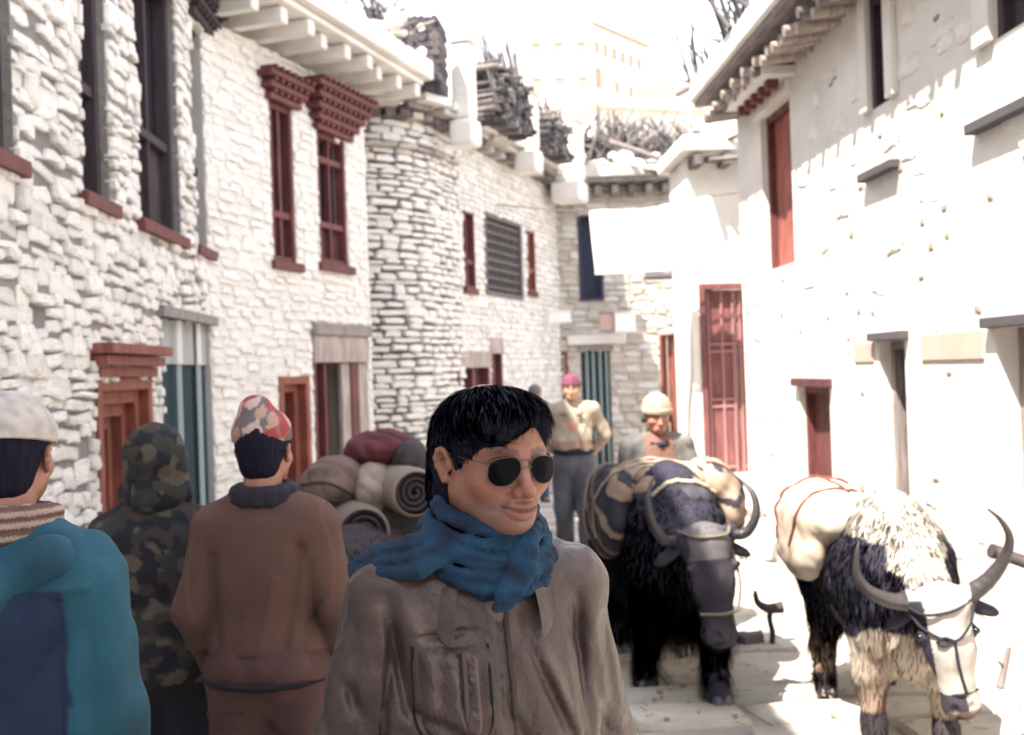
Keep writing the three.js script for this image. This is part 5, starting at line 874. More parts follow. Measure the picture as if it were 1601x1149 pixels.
{ // brown sweater and patterned cap
  const p = personBase('person seen from behind in a brown sweater and a red patterned cap', 412, 706, 3.08, BACK - 0.06, { hy: -0.12, hcell: 0.0045, over: { shL: [0.150, 1.345, -0.01], shR: [-0.150, 1.345, -0.01], elL: [0.222, 1.10, -0.03], elR: [-0.222, 1.10, -0.03], wrL: [0.20, 0.90, 0.05], wrR: [-0.20, 0.90, 0.05] } }), { t, J } = p, y0 = J.eye[1];
  const c1 = D(112, 82, 72), c2 = D(88, 62, 58), hem = 0.80;
  const drape = (x, y, z) => { let d = 0; const ad = (a, b, w, dep) => { const dx = b[0] - a[0], dy = b[1] - a[1], l = dx * dx + dy * dy, q = clamp(((x - a[0]) * dx + (y - a[1]) * dy) / l), e = Math.hypot(x - a[0] - q * dx, y - a[1] - q * dy) / w; d += dep * 0.75 * Math.exp(-e * e); }; if (z < 0.02) { const Y = y0; ad([-0.11, Y - 0.26], [-0.06, Y - 0.56], 0.016, 0.013); ad([-0.05, Y - 0.34], [0.01, Y - 0.58], 0.016, -0.008); ad([0.13, Y - 0.28], [0.12, Y - 0.56], 0.014, 0.012); ad([-0.16, Y - 0.42], [-0.10, Y - 0.54], 0.012, 0.010); ad([0.05, Y - 0.44], [0.09, Y - 0.60], 0.014, 0.008); } return d; }, fo = folds(0.013, 6, 1, 0.6, 31);
  const F = topField(J, { t: 0.026, hem, wide: 1.02, disp: (x, y, z) => fo(x, y, z) + drape(x, y, z) + 0.012 * sstep(hem + 0.075, hem + 0.055, y) * (Math.abs(x) < 0.24 ? 1 : 0) });
  addMesh('sweater', surf(F, [-0.45, 0.78, -0.3], [0.45, J.neck[1] + 0.10, 0.34], 0.0082, (x, y, z) => { const rib = y < hem + 0.06 && Math.abs(x) < 0.24, seam = Math.abs(Math.abs(x) - 0.185 - 0.02 * Math.sin((y - y0) * 14)) < 0.005 && y > y0 - 0.46; return seam ? D(120, 84, 74) : mix3(c1, c2, clamp((rib ? 0.6 : 0.3) + 0.8 * fbm(x * 8, y * 8, z * 8, 3))); }), VC.knit, t);
  const C = new Field(), pts = []; for (let a = 0; a <= 14; a++) { const q = a / 14 * 2 * Math.PI; pts.push([0.072 * Math.sin(q), y0 - 0.112 + 0.004 * Math.cos(q), -0.006 + 0.074 * Math.cos(q)]); } C.chain(pts, 0.024, 0.01); C.chain(pts.map(([x, y, z]) => [x * 1.12, y - 0.018, z * 1.1]), 0.016, 0.01);
  addMesh('shirt_collar', surf(C, [-0.12, y0 - 0.19, -0.13], [0.12, y0 - 0.07, 0.12], 0.005, flat(D(36, 33, 50))), VC.cloth, t);
  addMesh('shirt_tail', surf(Object.assign(new Field().ell([0, hem - 0.005, -0.005], [0.192, 0.040, 0.150], 0.02), { clip: (x, y) => y - hem + 0.004 }), [-0.25, hem - 0.08, -0.22], [0.25, hem + 0.05, 0.22], 0.009, flat([0.004, 0.0035, 0.008])), VC.cloth, t);
  addMesh('hair', p.hp(hairGeo()), VC.hair, t);
  const K = new Field(); K.ell([0.004, 0.055, -0.012], [0.090, 0.082, 0.104], 0.02); K.ell([0.022, 0.124, -0.01], [0.050, 0.052, 0.066], 0.02); K.clip = (x, y, z) => 0.032 - y; K.disp = (x, y, z) => 0.003 * noise(x * 18, y * 18, z * 18);
  addMesh('cap', p.hp(surf(K, [-0.12, 0.0, -0.15], [0.12, 0.20, 0.13], 0.0042, (x, y, z) => { const a = Math.atan2(x, -z), u = a * 1.9 + y * 8 + 0.25 * noise(x * 40, y * 40, z * 40), v = y * 20 + 0.25 * noise(x * 40 + 9, y * 40, z * 40), i = Math.floor(u), j = Math.floor(v + (i & 1) * 0.5), h = hash2(i, j, 3), f = Math.abs(u - i - 0.5) + Math.abs(v + (i & 1) * 0.5 - j - 0.5); return f > 0.62 ? (h > 0.5 ? D(120, 118, 120) : D(196, 104, 100)) : h < 0.35 ? D(176, 76, 80) : h < 0.7 ? D(222, 192, 184) : h < 0.85 ? D(124, 112, 118) : D(206, 164, 146); })), VC.cloth, t);
  addMesh('trousers', trouserGeo(J, { t: 0.03, disp: folds(0.016, 8, 1, 0.7, 6), col: (x, y, z) => mix3(D(104, 72, 68), D(80, 56, 58), clamp(0.4 + fbm(x * 9, y * 9, z * 9, 3))) }), VC.cloth, t);
  addMesh('back_pocket', tint(strip(box(0.10, 0.014, 0.01, 0.085, J.pel[1] - 0.10, -0.158)), D(70, 48, 52)), VC.cloth, t); shoes(p, D(60, 46, 44));
}
{ // drover walking down the street: purple cap, pale jacket, grey trousers
  const p = personBase('person in a purple knitted cap, cream jacket and grey trousers walking down the street', 893, 608, 9.1, -0.12, { hcell: 0.006, skin: D(196, 148, 124, 0.75), over: { shL: [0.185, 1.385, -0.02], shR: [-0.185, 1.385, -0.02], elL: [0.30, 1.16, -0.10], elR: [-0.27, 1.13, -0.05], wrL: [0.20, 1.00, -0.14], wrR: [-0.235, 0.90, -0.05], anL: [0.12, 0.09, 0.10], anR: [-0.10, 0.09, -0.12], knL: [0.11, 0.50, 0.09], knR: [-0.10, 0.50, -0.02] } }), { t, J } = p, y0 = J.eye[1];
  const F = topField(J, { t: 0.016, hem: 0.93, wide: 1.05, disp: folds(0.020, 8, 1, 0.6, 41) }), c1 = D(222, 208, 188), c2 = D(184, 164, 146);
  addMesh('jacket', surf(F, [-0.45, 0.9, -0.35], [0.45, J.neck[1] + 0.06, 0.3], 0.011, (x, y, z) => y < 1.02 ? D(188, 160, 146) : mix3(c1, c2, clamp(0.3 + 1.2 * fbm(x * 6, y * 6, z * 6, 3)))), VC.cloth, t);
  const C = new Field(); for (const s of [-1, 1]) C.chain([[s * 0.055, y0 - 0.15, -0.03], [s * 0.08, y0 - 0.16, 0.03], [s * 0.05, y0 - 0.215, 0.115], [s * 0.095, y0 - 0.20, 0.10]], [0.016, 0.018, 0.010, 0.012], 0.02);
  addMesh('collar', surf(C, [-0.15, y0 - 0.26, -0.1], [0.15, y0 - 0.1, 0.17], 0.007, (x, y) => y > y0 - 0.195 ? D(200, 180, 155) : D(150, 132, 116)), VC.cloth, t);
  addMesh('belt', surf(Object.assign(new Field().ell([0, 0.93, 0], [0.178, 0.06, 0.137], 0.02), { clip: (x, y) => Math.abs(y - 0.93) - 0.03 }), [-0.22, 0.88, -0.2], [0.22, 0.98, 0.2], 0.01, flat(D(36, 34, 46))), VC.cloth, t);
  const K = new Field(); K.ell([0, 0.044, -0.010], [0.090, 0.098, 0.104], 0.02); K.clip = (x, y) => 0.030 - y; K.disp = (x, y, z) => y < 0.058 ? -0.006 : 0.002 * noise(x * 40, y * 40, z * 40);
  addMesh('cap', p.hp(surf(K, [-0.12, 0.0, -0.14], [0.12, 0.18, 0.13], 0.006, (x, y, z) => mix3(D(150, 84, 108), D(118, 62, 88), clamp(0.4 + noise(x * 30, y * 30, z * 30))))), VC.knit, t);
  addMesh('hair', p.hp(hairGeo()), VC.hair, t);
  addMesh('trousers', trouserGeo(J, { t: 0.032, top: 0.94, cuff: 0.04, disp: folds(0.014, 8, 1, 0.6, 7), col: (x, y, z) => mix3(D(110, 112, 122), D(74, 76, 90), clamp(0.5 + 1.2 * fbm(x * 6, y * 4, z * 6, 3))) }), VC.cloth, t); shoes(p, D(54, 48, 50));
}
{ // drover behind the dark yak: cream cap with ear flaps, grey jacket open on a pink shirt
  const p = personBase('person in cream cap, grey jacket and pinkish shirt behind the dark yak', 1026, 650, 6.4, 0.05, { hcell: 0.006, hx: 0.12, skin: D(186, 132, 110, 0.75), over: { shL: [0.19, 1.375, -0.02], shR: [-0.19, 1.375, -0.02], elL: [0.27, 1.13, 0.02], elR: [-0.27, 1.13, 0.02], wrL: [0.17, 1.02, 0.20], wrR: [-0.17, 1.02, 0.20] } }), { t, J } = p, y0 = J.eye[1];
  const F = topField(J, { t: 0.022, hem: 0.80, disp: folds(0.020, 8, 1, 0.6, 51) });
  addMesh('jacket', surf(F, [-0.45, 0.78, -0.35], [0.45, J.neck[1] + 0.06, 0.38], 0.011, (x, y, z) => z > 0.02 && Math.abs(x) < 0.085 + 0.07 * (y - 1.1) && y > 0.82 ? D(152, 112, 100) : mix3(D(146, 142, 136), D(90, 90, 94), clamp(0.45 + 1.3 * fbm(x * 6, y * 5, z * 6, 3)))), VC.cloth, t);
  const C = new Field(); C.chain([[-0.075, y0 - 0.15, -0.01], [-0.04, y0 - 0.165, 0.062], [0, y0 - 0.17, 0.08], [0.04, y0 - 0.165, 0.062], [0.075, y0 - 0.15, -0.01]], 0.017, 0.01); addMesh('neckband', surf(C, [-0.11, y0 - 0.21, -0.05], [0.11, y0 - 0.11, 0.12], 0.007, flat(D(46, 44, 58))), VC.cloth, t);
  const K = new Field(); K.ell([0, 0.044, -0.010], [0.096, 0.108, 0.112], 0.02); K.clip = (x, y, z) => (z > 0.02 ? 0.022 : -0.02) - y; K.disp = (x, y, z) => y < 0.052 && z > 0.0 ? -0.006 : 0.003 * noise(x * 30, y * 30, z * 30);
  addMesh('cap', p.hp(surf(K, [-0.13, -0.04, -0.15], [0.13, 0.19, 0.14], 0.006, (x, y, z) => mix3(D(222, 205, 180), D(196, 172, 150), clamp(0.3 + noise(x * 30, y * 30, z * 30))))), VC.knit, t);
  for (const s of [-1, 1]) addMesh('ear_flap', p.hp(surf(new Field().ell([s * 0.088, -0.012, -0.005], [0.014, 0.034, 0.030], 0.01), [s * 0.088 - 0.03, -0.06, -0.05], [s * 0.088 + 0.03, 0.04, 0.05], 0.006, flat(D(96, 78, 76)))), VC.knit, t);
  addMesh('trousers', trouserGeo(J, { t: 0.03, col: flat(D(66, 66, 78)) }), VC.cloth, t); shoes(p, D(50, 44, 44));
}
{ // far walker, half hidden by the man's head
  const p = personBase('distant person in grey cap and blue jeans, half hidden behind the sunglasses wearer', 836, 617, 13.0, 0.3, { hcell: 0.009, skin: D(170, 120, 100, 0.75), over: { anR: [-0.1, 0.09, -0.15], knR: [-0.1, 0.5, -0.03] } }), { t, J } = p;
  addMesh('jacket', surf(topField(J, { t: 0.03, hem: 0.86, disp: folds(0.014, 7, 1, 0.7, 61) }), ...[[-0.45, 0.8, -0.3], [0.45, J.neck[1] + 0.06, 0.34]], 0.014, (x, y, z) => mix3(D(150, 150, 160), D(110, 112, 126), clamp(0.5 + noise(x * 8, y * 8, z * 8)))), VC.cloth, t);
  const K = new Field(); K.ell([0, 0.044, -0.010], [0.090, 0.095, 0.106], 0.02); K.clip = (x, y) => 0.028 - y; addMesh('cap', p.hp(surf(K, [-0.12, 0, -0.14], [0.12, 0.17, 0.13], 0.008, flat(D(140, 140, 146)))), VC.knit, t); addMesh('hair', p.hp(hairGeo()), VC.hair, t);
  addMesh('trousers', trouserGeo(J, { t: 0.02, col: flat(D(84, 100, 130)) }), VC.cloth, t); shoes(p, D(50, 46, 50));
}
// ------------------------------------------------------------------ yaks: one body each, long hair, horns, head rope
const cubic = (pts, n) => new THREE.CatmullRomCurve3(pts.map((p) => V(...p))).getPoints(n).map((p) => p.toArray());
function yakBody(o) {                                                 // local: facing +z, +x its own left; o.s overall scale
  const F = new Field(), L = o.legs, hd = o.head;
  F.ell([0, 0.72, -0.62], [0.25, 0.27, 0.36], 0.1).ell([0, 0.72, -0.20], [0.285, 0.30, 0.42], 0.14).ell([0, 0.76, 0.14], [0.25, 0.31, 0.30], 0.12).ell([0, 0.98, 0.06], [0.105, 0.15, 0.26], 0.14).ell([0, 0.56, 0.26], [0.18, 0.22, 0.18], 0.1);
  const nk = o.neck; F.cap([0, 0.80, 0.22], nk, 0.20, 0.135, 0.10);
  for (const g of L) F.chain(g.p, g.r, 0.05);
  const y = F; y.disp = (x, Y, z) => 0.005 * noise(x * 46, Y * 11, z * 46) + 0.010 * noise(x * 9, Y * 9, z * 9) + 0.006 * noise(x * 22, Y * 14, z * 22);
  return surf(F, [-0.5, -0.01, -1.15], [0.5, 1.25, 0.75], 0.014, o.col);
}
function yakHead(o) {                                                 // origin at the poll, face runs along -y and +z; about 0.46 m long
  const F = new Field(); F.ell([0, -0.035, 0.010], [0.098, 0.085, 0.095], 0.04).ell([0, -0.15, 0.030], [0.083, 0.13, 0.085], 0.05).cap([0, -0.20, 0.035], [0, -0.36, 0.040], 0.070, 0.055, 0.05).ell([0, -0.40, 0.045], [0.064, 0.050, 0.058], 0.03).ell([0, -0.385, -0.005], [0.045, 0.05, 0.04], 0.03).cap([0, -0.10, -0.03], [0, -0.30, -0.02], 0.060, 0.040, 0.04);
  for (const s of [-1, 1]) { F.ell([s * 0.080, -0.130, 0.060], [0.020, 0.022, 0.022], 0.02); F.ell([s * 0.090, -0.130, 0.068], [0.013, 0.011, 0.013], 0.006); F.ell([s * 0.030, -0.395, 0.098], [0.013, 0.016, 0.014], 0.01, 1); F.cap([s * 0.085, -0.02, 0.0], [s * 0.105, 0.0, 0.0], 0.040, 0.034, 0.02); F.ell([s * 0.135, -0.075, -0.03], [0.062, 0.024, 0.034], 0.015, 0, [0.3, 0, -s * 0.55]); }
  F.chain([[-0.045, -0.425, 0.055], [0, -0.428, 0.10], [0.045, -0.425, 0.055]], 0.004, 0.006, 1);
  F.disp = (x, y, z) => 0.004 * noise(x * 24, y * 16, z * 24);
  return surf(F, [-0.22, -0.48, -0.14], [0.22, 0.10, 0.15], 0.0062, o.col);
}
function horn(pts, r0, c0, c1) { const g = tube(pts.map((p) => V(...p)), r0, 40, 10, (s) => (1 - s * 0.9) * (1 + 0.03 * Math.sin(s * 70) * (1 - s))); const end = V(...pts[pts.length - 1]), b = V(...pts[0]); return tint(strip(g), (x, y, z) => { const d = b.distanceTo(V(x, y, z)) / 0.42; return mix3(c0, c1, clamp(d + 0.25 * noise(x * 40, y * 40, z * 40))); }); }
function furOn(geo, n, seed, col, lenF, o = {}) { return ribbons(geo, n, seed, (q, nn, d, r) => { d.set(nn.x * 0.35 + (r() - .5) * 0.3, -1, nn.z * 0.35 - 0.15 + (r() - .5) * 0.3); }, lenF, o.w || 0.006, col, o.keep, 3, o.lift ?? 0.45); }
const leg = (x, z, kx, kz, front) => front ? { p: [[x, 0.62, z], [x + kx * 0.5, 0.36, z + kz * 0.55], [x + kx, 0.13, z + kz * 0.8], [x + kx, 0.045, z + kz + 0.02]], r: [0.115, 0.072, 0.045, 0.058] } : { p: [[x, 0.66, z], [x + kx * 0.4, 0.44, z + 0.10 + kz * 0.3], [x + kx * 0.8, 0.26, z - 0.07 + kz * 0.8], [x + kx, 0.05, z - 0.02 + kz]], r: [0.15, 0.092, 0.055, 0.056] };
function hooves(t, legs, c) { for (const g of legs) { const e = g.p[3]; const f = new Field(); for (const s of [-1, 1]) f.ell([e[0] + s * 0.022, 0.035, e[2] + 0.025], [0.028, 0.045, 0.05], 0.008); f.clip = (x, y) => 0.004 - y; addMesh('hoof', surf(f, [e[0] - 0.08, -0.01, e[2] - 0.06], [e[0] + 0.08, 0.1, e[2] + 0.1], 0.008, flat(c)), VC.horn, t); } }
const headGroup = (g, neck, q) => { g.applyQuaternion(q); return g.translate(...neck); };

function yak(o) {
  const t = thing('yak', o.label, 'yak', o.pos, o.turn, 'yaks in the street'); delete t.userData.group; t.scale.setScalar(o.s || 1);
  const q = new THREE.Quaternion().setFromEuler(new THREE.Euler(o.hp, o.hy, o.hr, 'YXZ')), hs = o.headScale || 1, put = (g) => headGroup(g.scale(hs * (o.headWide || 1), hs, hs), o.poll, q);
  const bodyG = yakBody({ legs: o.legs, neck: o.neck, col: o.col }), headG = put(yakHead({ col: o.headCol }));
  addMesh('body', join([bodyG, headG]), VC.fur, t);
  addMesh('long_hair', join([furOn(bodyG, o.furN || 16000, 71, o.furCol, o.furLen, { keep: o.keep, w: o.furW, lift: o.lift }), furOn(headG, 3000, 72, o.headFur || o.furCol, 0.03, { w: 0.0025, lift: 0.15, keep: o.headKeep })]), VC.fur, t);
  const eyeM = new THREE.MeshPhysicalMaterial({ color: new THREE.Color(0.012, 0.009, 0.009), roughness: 0.15 });
  for (const s of [-1, 1]) { addMesh('eye', put(new THREE.SphereGeometry(0.0135, 12, 10).translate(s * 0.0905, -0.130, 0.070)), eyeM, t); addMesh('horn', put(horn((s > 0 ? o.hornL : o.hornR).map(([x, y, z]) => [s * 0.095 + (x - s * 0.095) * (o.hk || 1), y * (o.hk || 1), z]), o.hornW || 0.030, o.hc0, o.hc1)), VC.horn, t); }
  { const tg = o.tail || [[0, 0.86, -0.96], [0, 0.72, -1.05], [0.02, 0.50, -1.06], [0.03, 0.28, -1.03]]; addMesh('tail', surf(new Field().chain(tg, [0.035, 0.045, 0.08, 0.03], 0.03), [-0.2, 0.15, -1.3], [0.25, 1.0, -0.8], 0.014, o.col), VC.fur, t); }
  hooves(t, o.legs, o.hoof);
  const cord = mat(o.cordC || D(38, 38, 52), 0.9), cc = (pts, r = 0.006) => addMesh('head_rope', put(tube(pts.map((p) => V(...p)), r, 30, 6)), cord, t); o.ropes?.forEach((p) => cc(p, o.ropeR));
  return { t, put };
}
const gp = (px, py) => { const r = ray(px, py), k = -camera.position.y / r.y; return r.multiplyScalar(k).add(camera.position); };        // the street point under a pixel

const WY = V(), BY = V();
{ // dark laden yak in the middle of the street
  const pos = gp(1072, 1098); const blk = D(36, 34, 56, 0.7), bl2 = D(50, 47, 66, 0.7), gry = D(92, 92, 102);
  const legs = [leg(-0.13, 0.22, -0.03, -0.16, true), leg(0.13, 0.24, -0.02, 0.22, true), leg(-0.14, -0.66, -0.02, 0.12, false), leg(0.14, -0.66, 0.02, -0.1, false)];
  const col = (x, y, z) => mix3(blk, bl2, clamp(0.3 + noise(x * 9, y * 6, z * 9)));
  yak({ label: 'dark brown-black yak carrying a load, walking towards the camera in mid-street', pos: BY.set(pos.x, 0, pos.z - 0.34), turn: 0.06, legs, neck: [0.0, 0.74, 0.46], poll: [0.035, 0.835, 0.54], hp: -0.18, hy: 0.12, hr: 0.03, headScale: 1.14, headWide: 1.12, hk: 0.80, col, hoof: D(112, 112, 122),
    headCol: (x, y, z) => y < -0.37 ? D(66, 62, 74) : Math.abs(x) < 0.08 && y > -0.10 ? D(112, 108, 112) : mix3(D(40, 38, 54), D(72, 68, 80), clamp(0.3 + noise(x * 14, y * 10, z * 14) + (x > 0.04 && y < -0.08 && y > -0.28 ? 0.5 : 0))),
    furCol: (q, n, r) => { const k = 0.7 + 1.0 * r(); return blk.map((c) => c * k); }, furLen: (q) => q.y < 0.62 ? 0.14 : 0.05, furN: 30000, furW: 0.0032, keep: (q, n) => q.y > 0.12, headFur: (q, n, r) => blk.map((c) => c * (0.8 + 1.2 * r())), headKeep: (q, n) => n.z < 0.5,
    hornL: [[0.095, 0.0, 0], [0.16, -0.02, 0.03], [0.215, 0.06, 0.06], [0.225, 0.17, 0.05], [0.185, 0.27, 0.0], [0.15, 0.31, -0.03]], hornR: [[-0.095, 0.0, 0], [-0.16, -0.02, 0.03], [-0.225, 0.06, 0.06], [-0.235, 0.18, 0.05], [-0.19, 0.28, 0.0], [-0.15, 0.325, -0.03]], hornW: 0.025, hc0: D(62, 58, 64), hc1: D(40, 36, 46),
    ropes: [[[-0.10, 0.02, 0.02], [-0.05, -0.01, 0.10], [0.05, -0.01, 0.10], [0.10, 0.02, 0.02]], [[0.09, -0.05, 0.03], [0.093, -0.2, 0.07], [0.072, -0.31, 0.07]], [[-0.068, -0.31, 0.06], [0, -0.315, 0.11], [0.072, -0.31, 0.07]]], cordC: D(150, 138, 124) });
}
{ // white-faced yak by the sunlit wall
  const sc = 0.94, tu = -0.12, pl = [0.06, 0.765, 0.56], W = at(1466, 914, 4.02), pos = V(W.x - sc * (pl[0] * Math.cos(tu) + pl[2] * Math.sin(tu)), 0, W.z - sc * (-pl[0] * Math.sin(tu) + pl[2] * Math.cos(tu))), blk = D(36, 33, 54, 0.7), wht = D(206, 196, 186), tan = D(150, 126, 110), red = D(120, 82, 66);
  const col = (x, y, z, a, b, c) => { const n = 0.10 * noise(x * 6, y * 6, z * 6); if (y > 0.93 + n && z > -0.30) return wht; if (Math.abs(x - 0.02) < 0.10 + n && y > 0.76 && z > 0.0) return wht; if (z > -0.06 + n && y < 0.58 + 1.3 * n && y > 0.3) return mix3(D(206, 192, 178), tan, clamp(0.3 + 1.3 * noise(x * 6, y * 6, z * 6) + 0.25 * noise(x * 60, y * 14, z * 60))); if (y < 0.40 + n && z > 0) return y < 0.2 ? D(52, 44, 50) : mix3(D(190, 172, 156), red, clamp(0.25 + 1.6 * noise(x * 6, y * 4, z * 6) + 0.25 * noise(x * 60, y * 14, z * 60))); if (y < 0.34 + n) return y < 0.15 ? D(60, 48, 50) : tan; if (z < -0.25 + n && y < 0.62) return mix3(D(96, 76, 70), blk, clamp(0.5 + 2 * noise(x * 7, y * 7, z * 7))); return blk; };
  const legs = [leg(-0.13, 0.20, 0.0, 0.02, true), leg(0.13, 0.22, 0.02, 0.12, true), leg(-0.15, -0.66, -0.02, 0.10, false), leg(0.15, -0.66, 0.02, -0.08, false)];
  yak({ label: 'black and white yak with a white face and big horns beside the sunlit wall', pos: WY.copy(pos), turn: tu, s: sc, legs, neck: [0.04, 0.75, 0.44], poll: pl, hp: -0.02, hy: -0.14, hr: 0.15, headScale: 1.08, headWide: 1.08, hk: 0.94, col, hoof: D(50, 46, 50),
    headCol: (x, y, z) => { const X = Math.abs(x); if (y < -0.405 && z > 0.03) return Math.abs(x) < 0.05 && y > -0.43 ? D(120, 96, 88) : D(70, 60, 64); if (y < -0.345) return x < 0.015 ? D(52, 46, 58) : D(196, 184, 176); if (x < -0.062 && y < 0.0) return blk; if (x > 0.080 && y < -0.09 && y > -0.22) return blk; if (X > 0.10) return blk; return mix3(D(222, 214, 206), D(176, 172, 172), clamp(0.2 + noise(x * 12, y * 9, z * 12) + (x < -0.02 ? 0.35 : 0))); },
    furCol: (q, n, r) => { const c = col(q.x, q.y, q.z), k = 0.92 + 0.16 * r(); return c.map((v) => v * k); }, furLen: (q) => q.z < -0.1 && q.y < 0.5 ? 0.07 : q.y < 0.7 ? 0.045 : 0.04, furN: 34000, furW: 0.0022, lift: 0.12, keep: (q, n, r) => q.y > 0.10 && (q.z < -0.1 || q.y > 0.60 || r() < 0.2), headFur: (q, n, r) => [0.02, 0.018, 0.03], headKeep: () => false,
    hornL: [[0.10, -0.015, 0], [0.175, 0.04, 0.02], [0.245, 0.13, 0.04], [0.265, 0.20, 0.05], [0.245, 0.27, 0.04], [0.215, 0.31, 0.03]], hornR: [[-0.10, -0.015, 0], [-0.17, 0.01, 0.02], [-0.245, 0.075, 0.04], [-0.265, 0.14, 0.05], [-0.25, 0.22, 0.05], [-0.235, 0.26, 0.04]], hornW: 0.036, hc0: D(92, 86, 90, 0.4), hc1: D(52, 42, 48, 0.4),
    ropes: [[[-0.115, -0.02, 0.02], [-0.06, -0.045, 0.105], [0.03, -0.04, 0.110], [0.11, -0.02, 0.02]], [[-0.11, -0.03, 0.0], [-0.075, -0.10, 0.085], [0.01, -0.145, 0.125], [0.07, -0.10, 0.10], [0.11, -0.03, 0.01]], [[0.01, -0.145, 0.122], [0.008, -0.24, 0.118], [0.018, -0.34, 0.098]], [[0.01, -0.145, 0.124], [-0.025, -0.16, 0.122], [-0.045, -0.145, 0.115], [-0.02, -0.13, 0.124], [0.01, -0.145, 0.124]], [[-0.062, -0.345, 0.05], [0.0, -0.345, 0.1], [0.062, -0.345, 0.05]]], ropeR: 0.0055 });
}

const PY = at(585, 800, 5.75); PY.y = 0;
{ // loaded yak seen from behind between the people
  const brn = D(58, 48, 54), legs = [leg(-0.13, 0.22, 0, 0.1, true), leg(0.13, 0.22, 0, -0.1, true), leg(-0.14, -0.66, 0, 0.1, false), leg(0.14, -0.66, 0, -0.05, false)], col = (x, y, z) => mix3(brn, D(40, 34, 42), clamp(0.4 + noise(x * 9, y * 7, z * 9)));
  yak({ label: 'heavily laden brown yak seen from behind between the brown sweater and the leather jacket', pos: PY, turn: Math.PI - 0.12, s: 0.92, legs, neck: [0, 0.78, 0.45], poll: [0, 0.86, 0.56], hp: -0.2, hy: 0, hr: 0, col, hoof: D(60, 56, 60), headCol: col, furCol: (q, n, r) => brn.map((c) => c * (0.7 + 0.7 * r())), furLen: (q) => q.y < 0.6 ? 0.12 : 0.06, furN: 7000, headKeep: () => true,
    hornL: [[0.095, 0, 0], [0.2, 0.02, 0.02], [0.24, 0.14, 0.05], [0.2, 0.24, 0.04]], hornR: [[-0.095, 0, 0], [-0.2, 0.02, 0.02], [-0.24, 0.14, 0.05], [-0.2, 0.24, 0.04]], hc0: D(80, 72, 76), hc1: D(50, 44, 50) });
}
// ------------------------------------------------------------------ loads tied on the yaks
function sack(label, name, cat, base, turn, sc, shapes, col, o = {}) {  // shapes: ellipsoids [centre, radii] in the carrier's own axes
  const t = thing(name, label, cat, base, turn); t.scale.setScalar(sc); const F = new Field(); let lo = [9, 9, 9], hi = [-9, -9, -9];
  for (const [c, r, rot] of shapes) { F.ell(c, r, o.k || 0.04, 0, rot); const m = Math.max(...r) + 0.04; for (let i = 0; i < 3; i++) { lo[i] = Math.min(lo[i], c[i] - (rot ? m : r[i] + 0.04)); hi[i] = Math.max(hi[i], c[i] + (rot ? m : r[i] + 0.04)); } }
  F.disp = folds(o.fold || 0.012, o.f || 9, 1, 0.9, o.seed || 3);
  addMesh('cloth', surf(F, lo, hi, o.cell || 0.01, col), o.m || VC.cloth, t);
  if (o.cords) for (const pts of o.cords) { const c = new THREE.CatmullRomCurve3(pts.map((p) => V(...p))), ps = c.getSpacedPoints(26).map((p) => { const ctr = V(...(o.centre || shapes[0][0])), d = p.clone().sub(ctr).normalize(); let k = 0.02; while (k < 0.8 && F.at(ctr.x + d.x * k, ctr.y + d.y * k, ctr.z + d.z * k) < 0) k += 0.008; return ctr.addScaledVector(d, k + 0.002); }); addMesh('cord', tube(ps, o.cr || 0.007, 60, 6), mat(o.cc || D(120, 84, 74), 0.9), t); }
  return t;
}
const ringCords = (c, R, zs) => zs.map((z) => Array.from({ length: 13 }, (_, i) => { const a = mix(-0.35, Math.PI + 0.35, i / 12); return [c[0] + R * Math.cos(a), c[1] + R * Math.sin(a), z]; }));
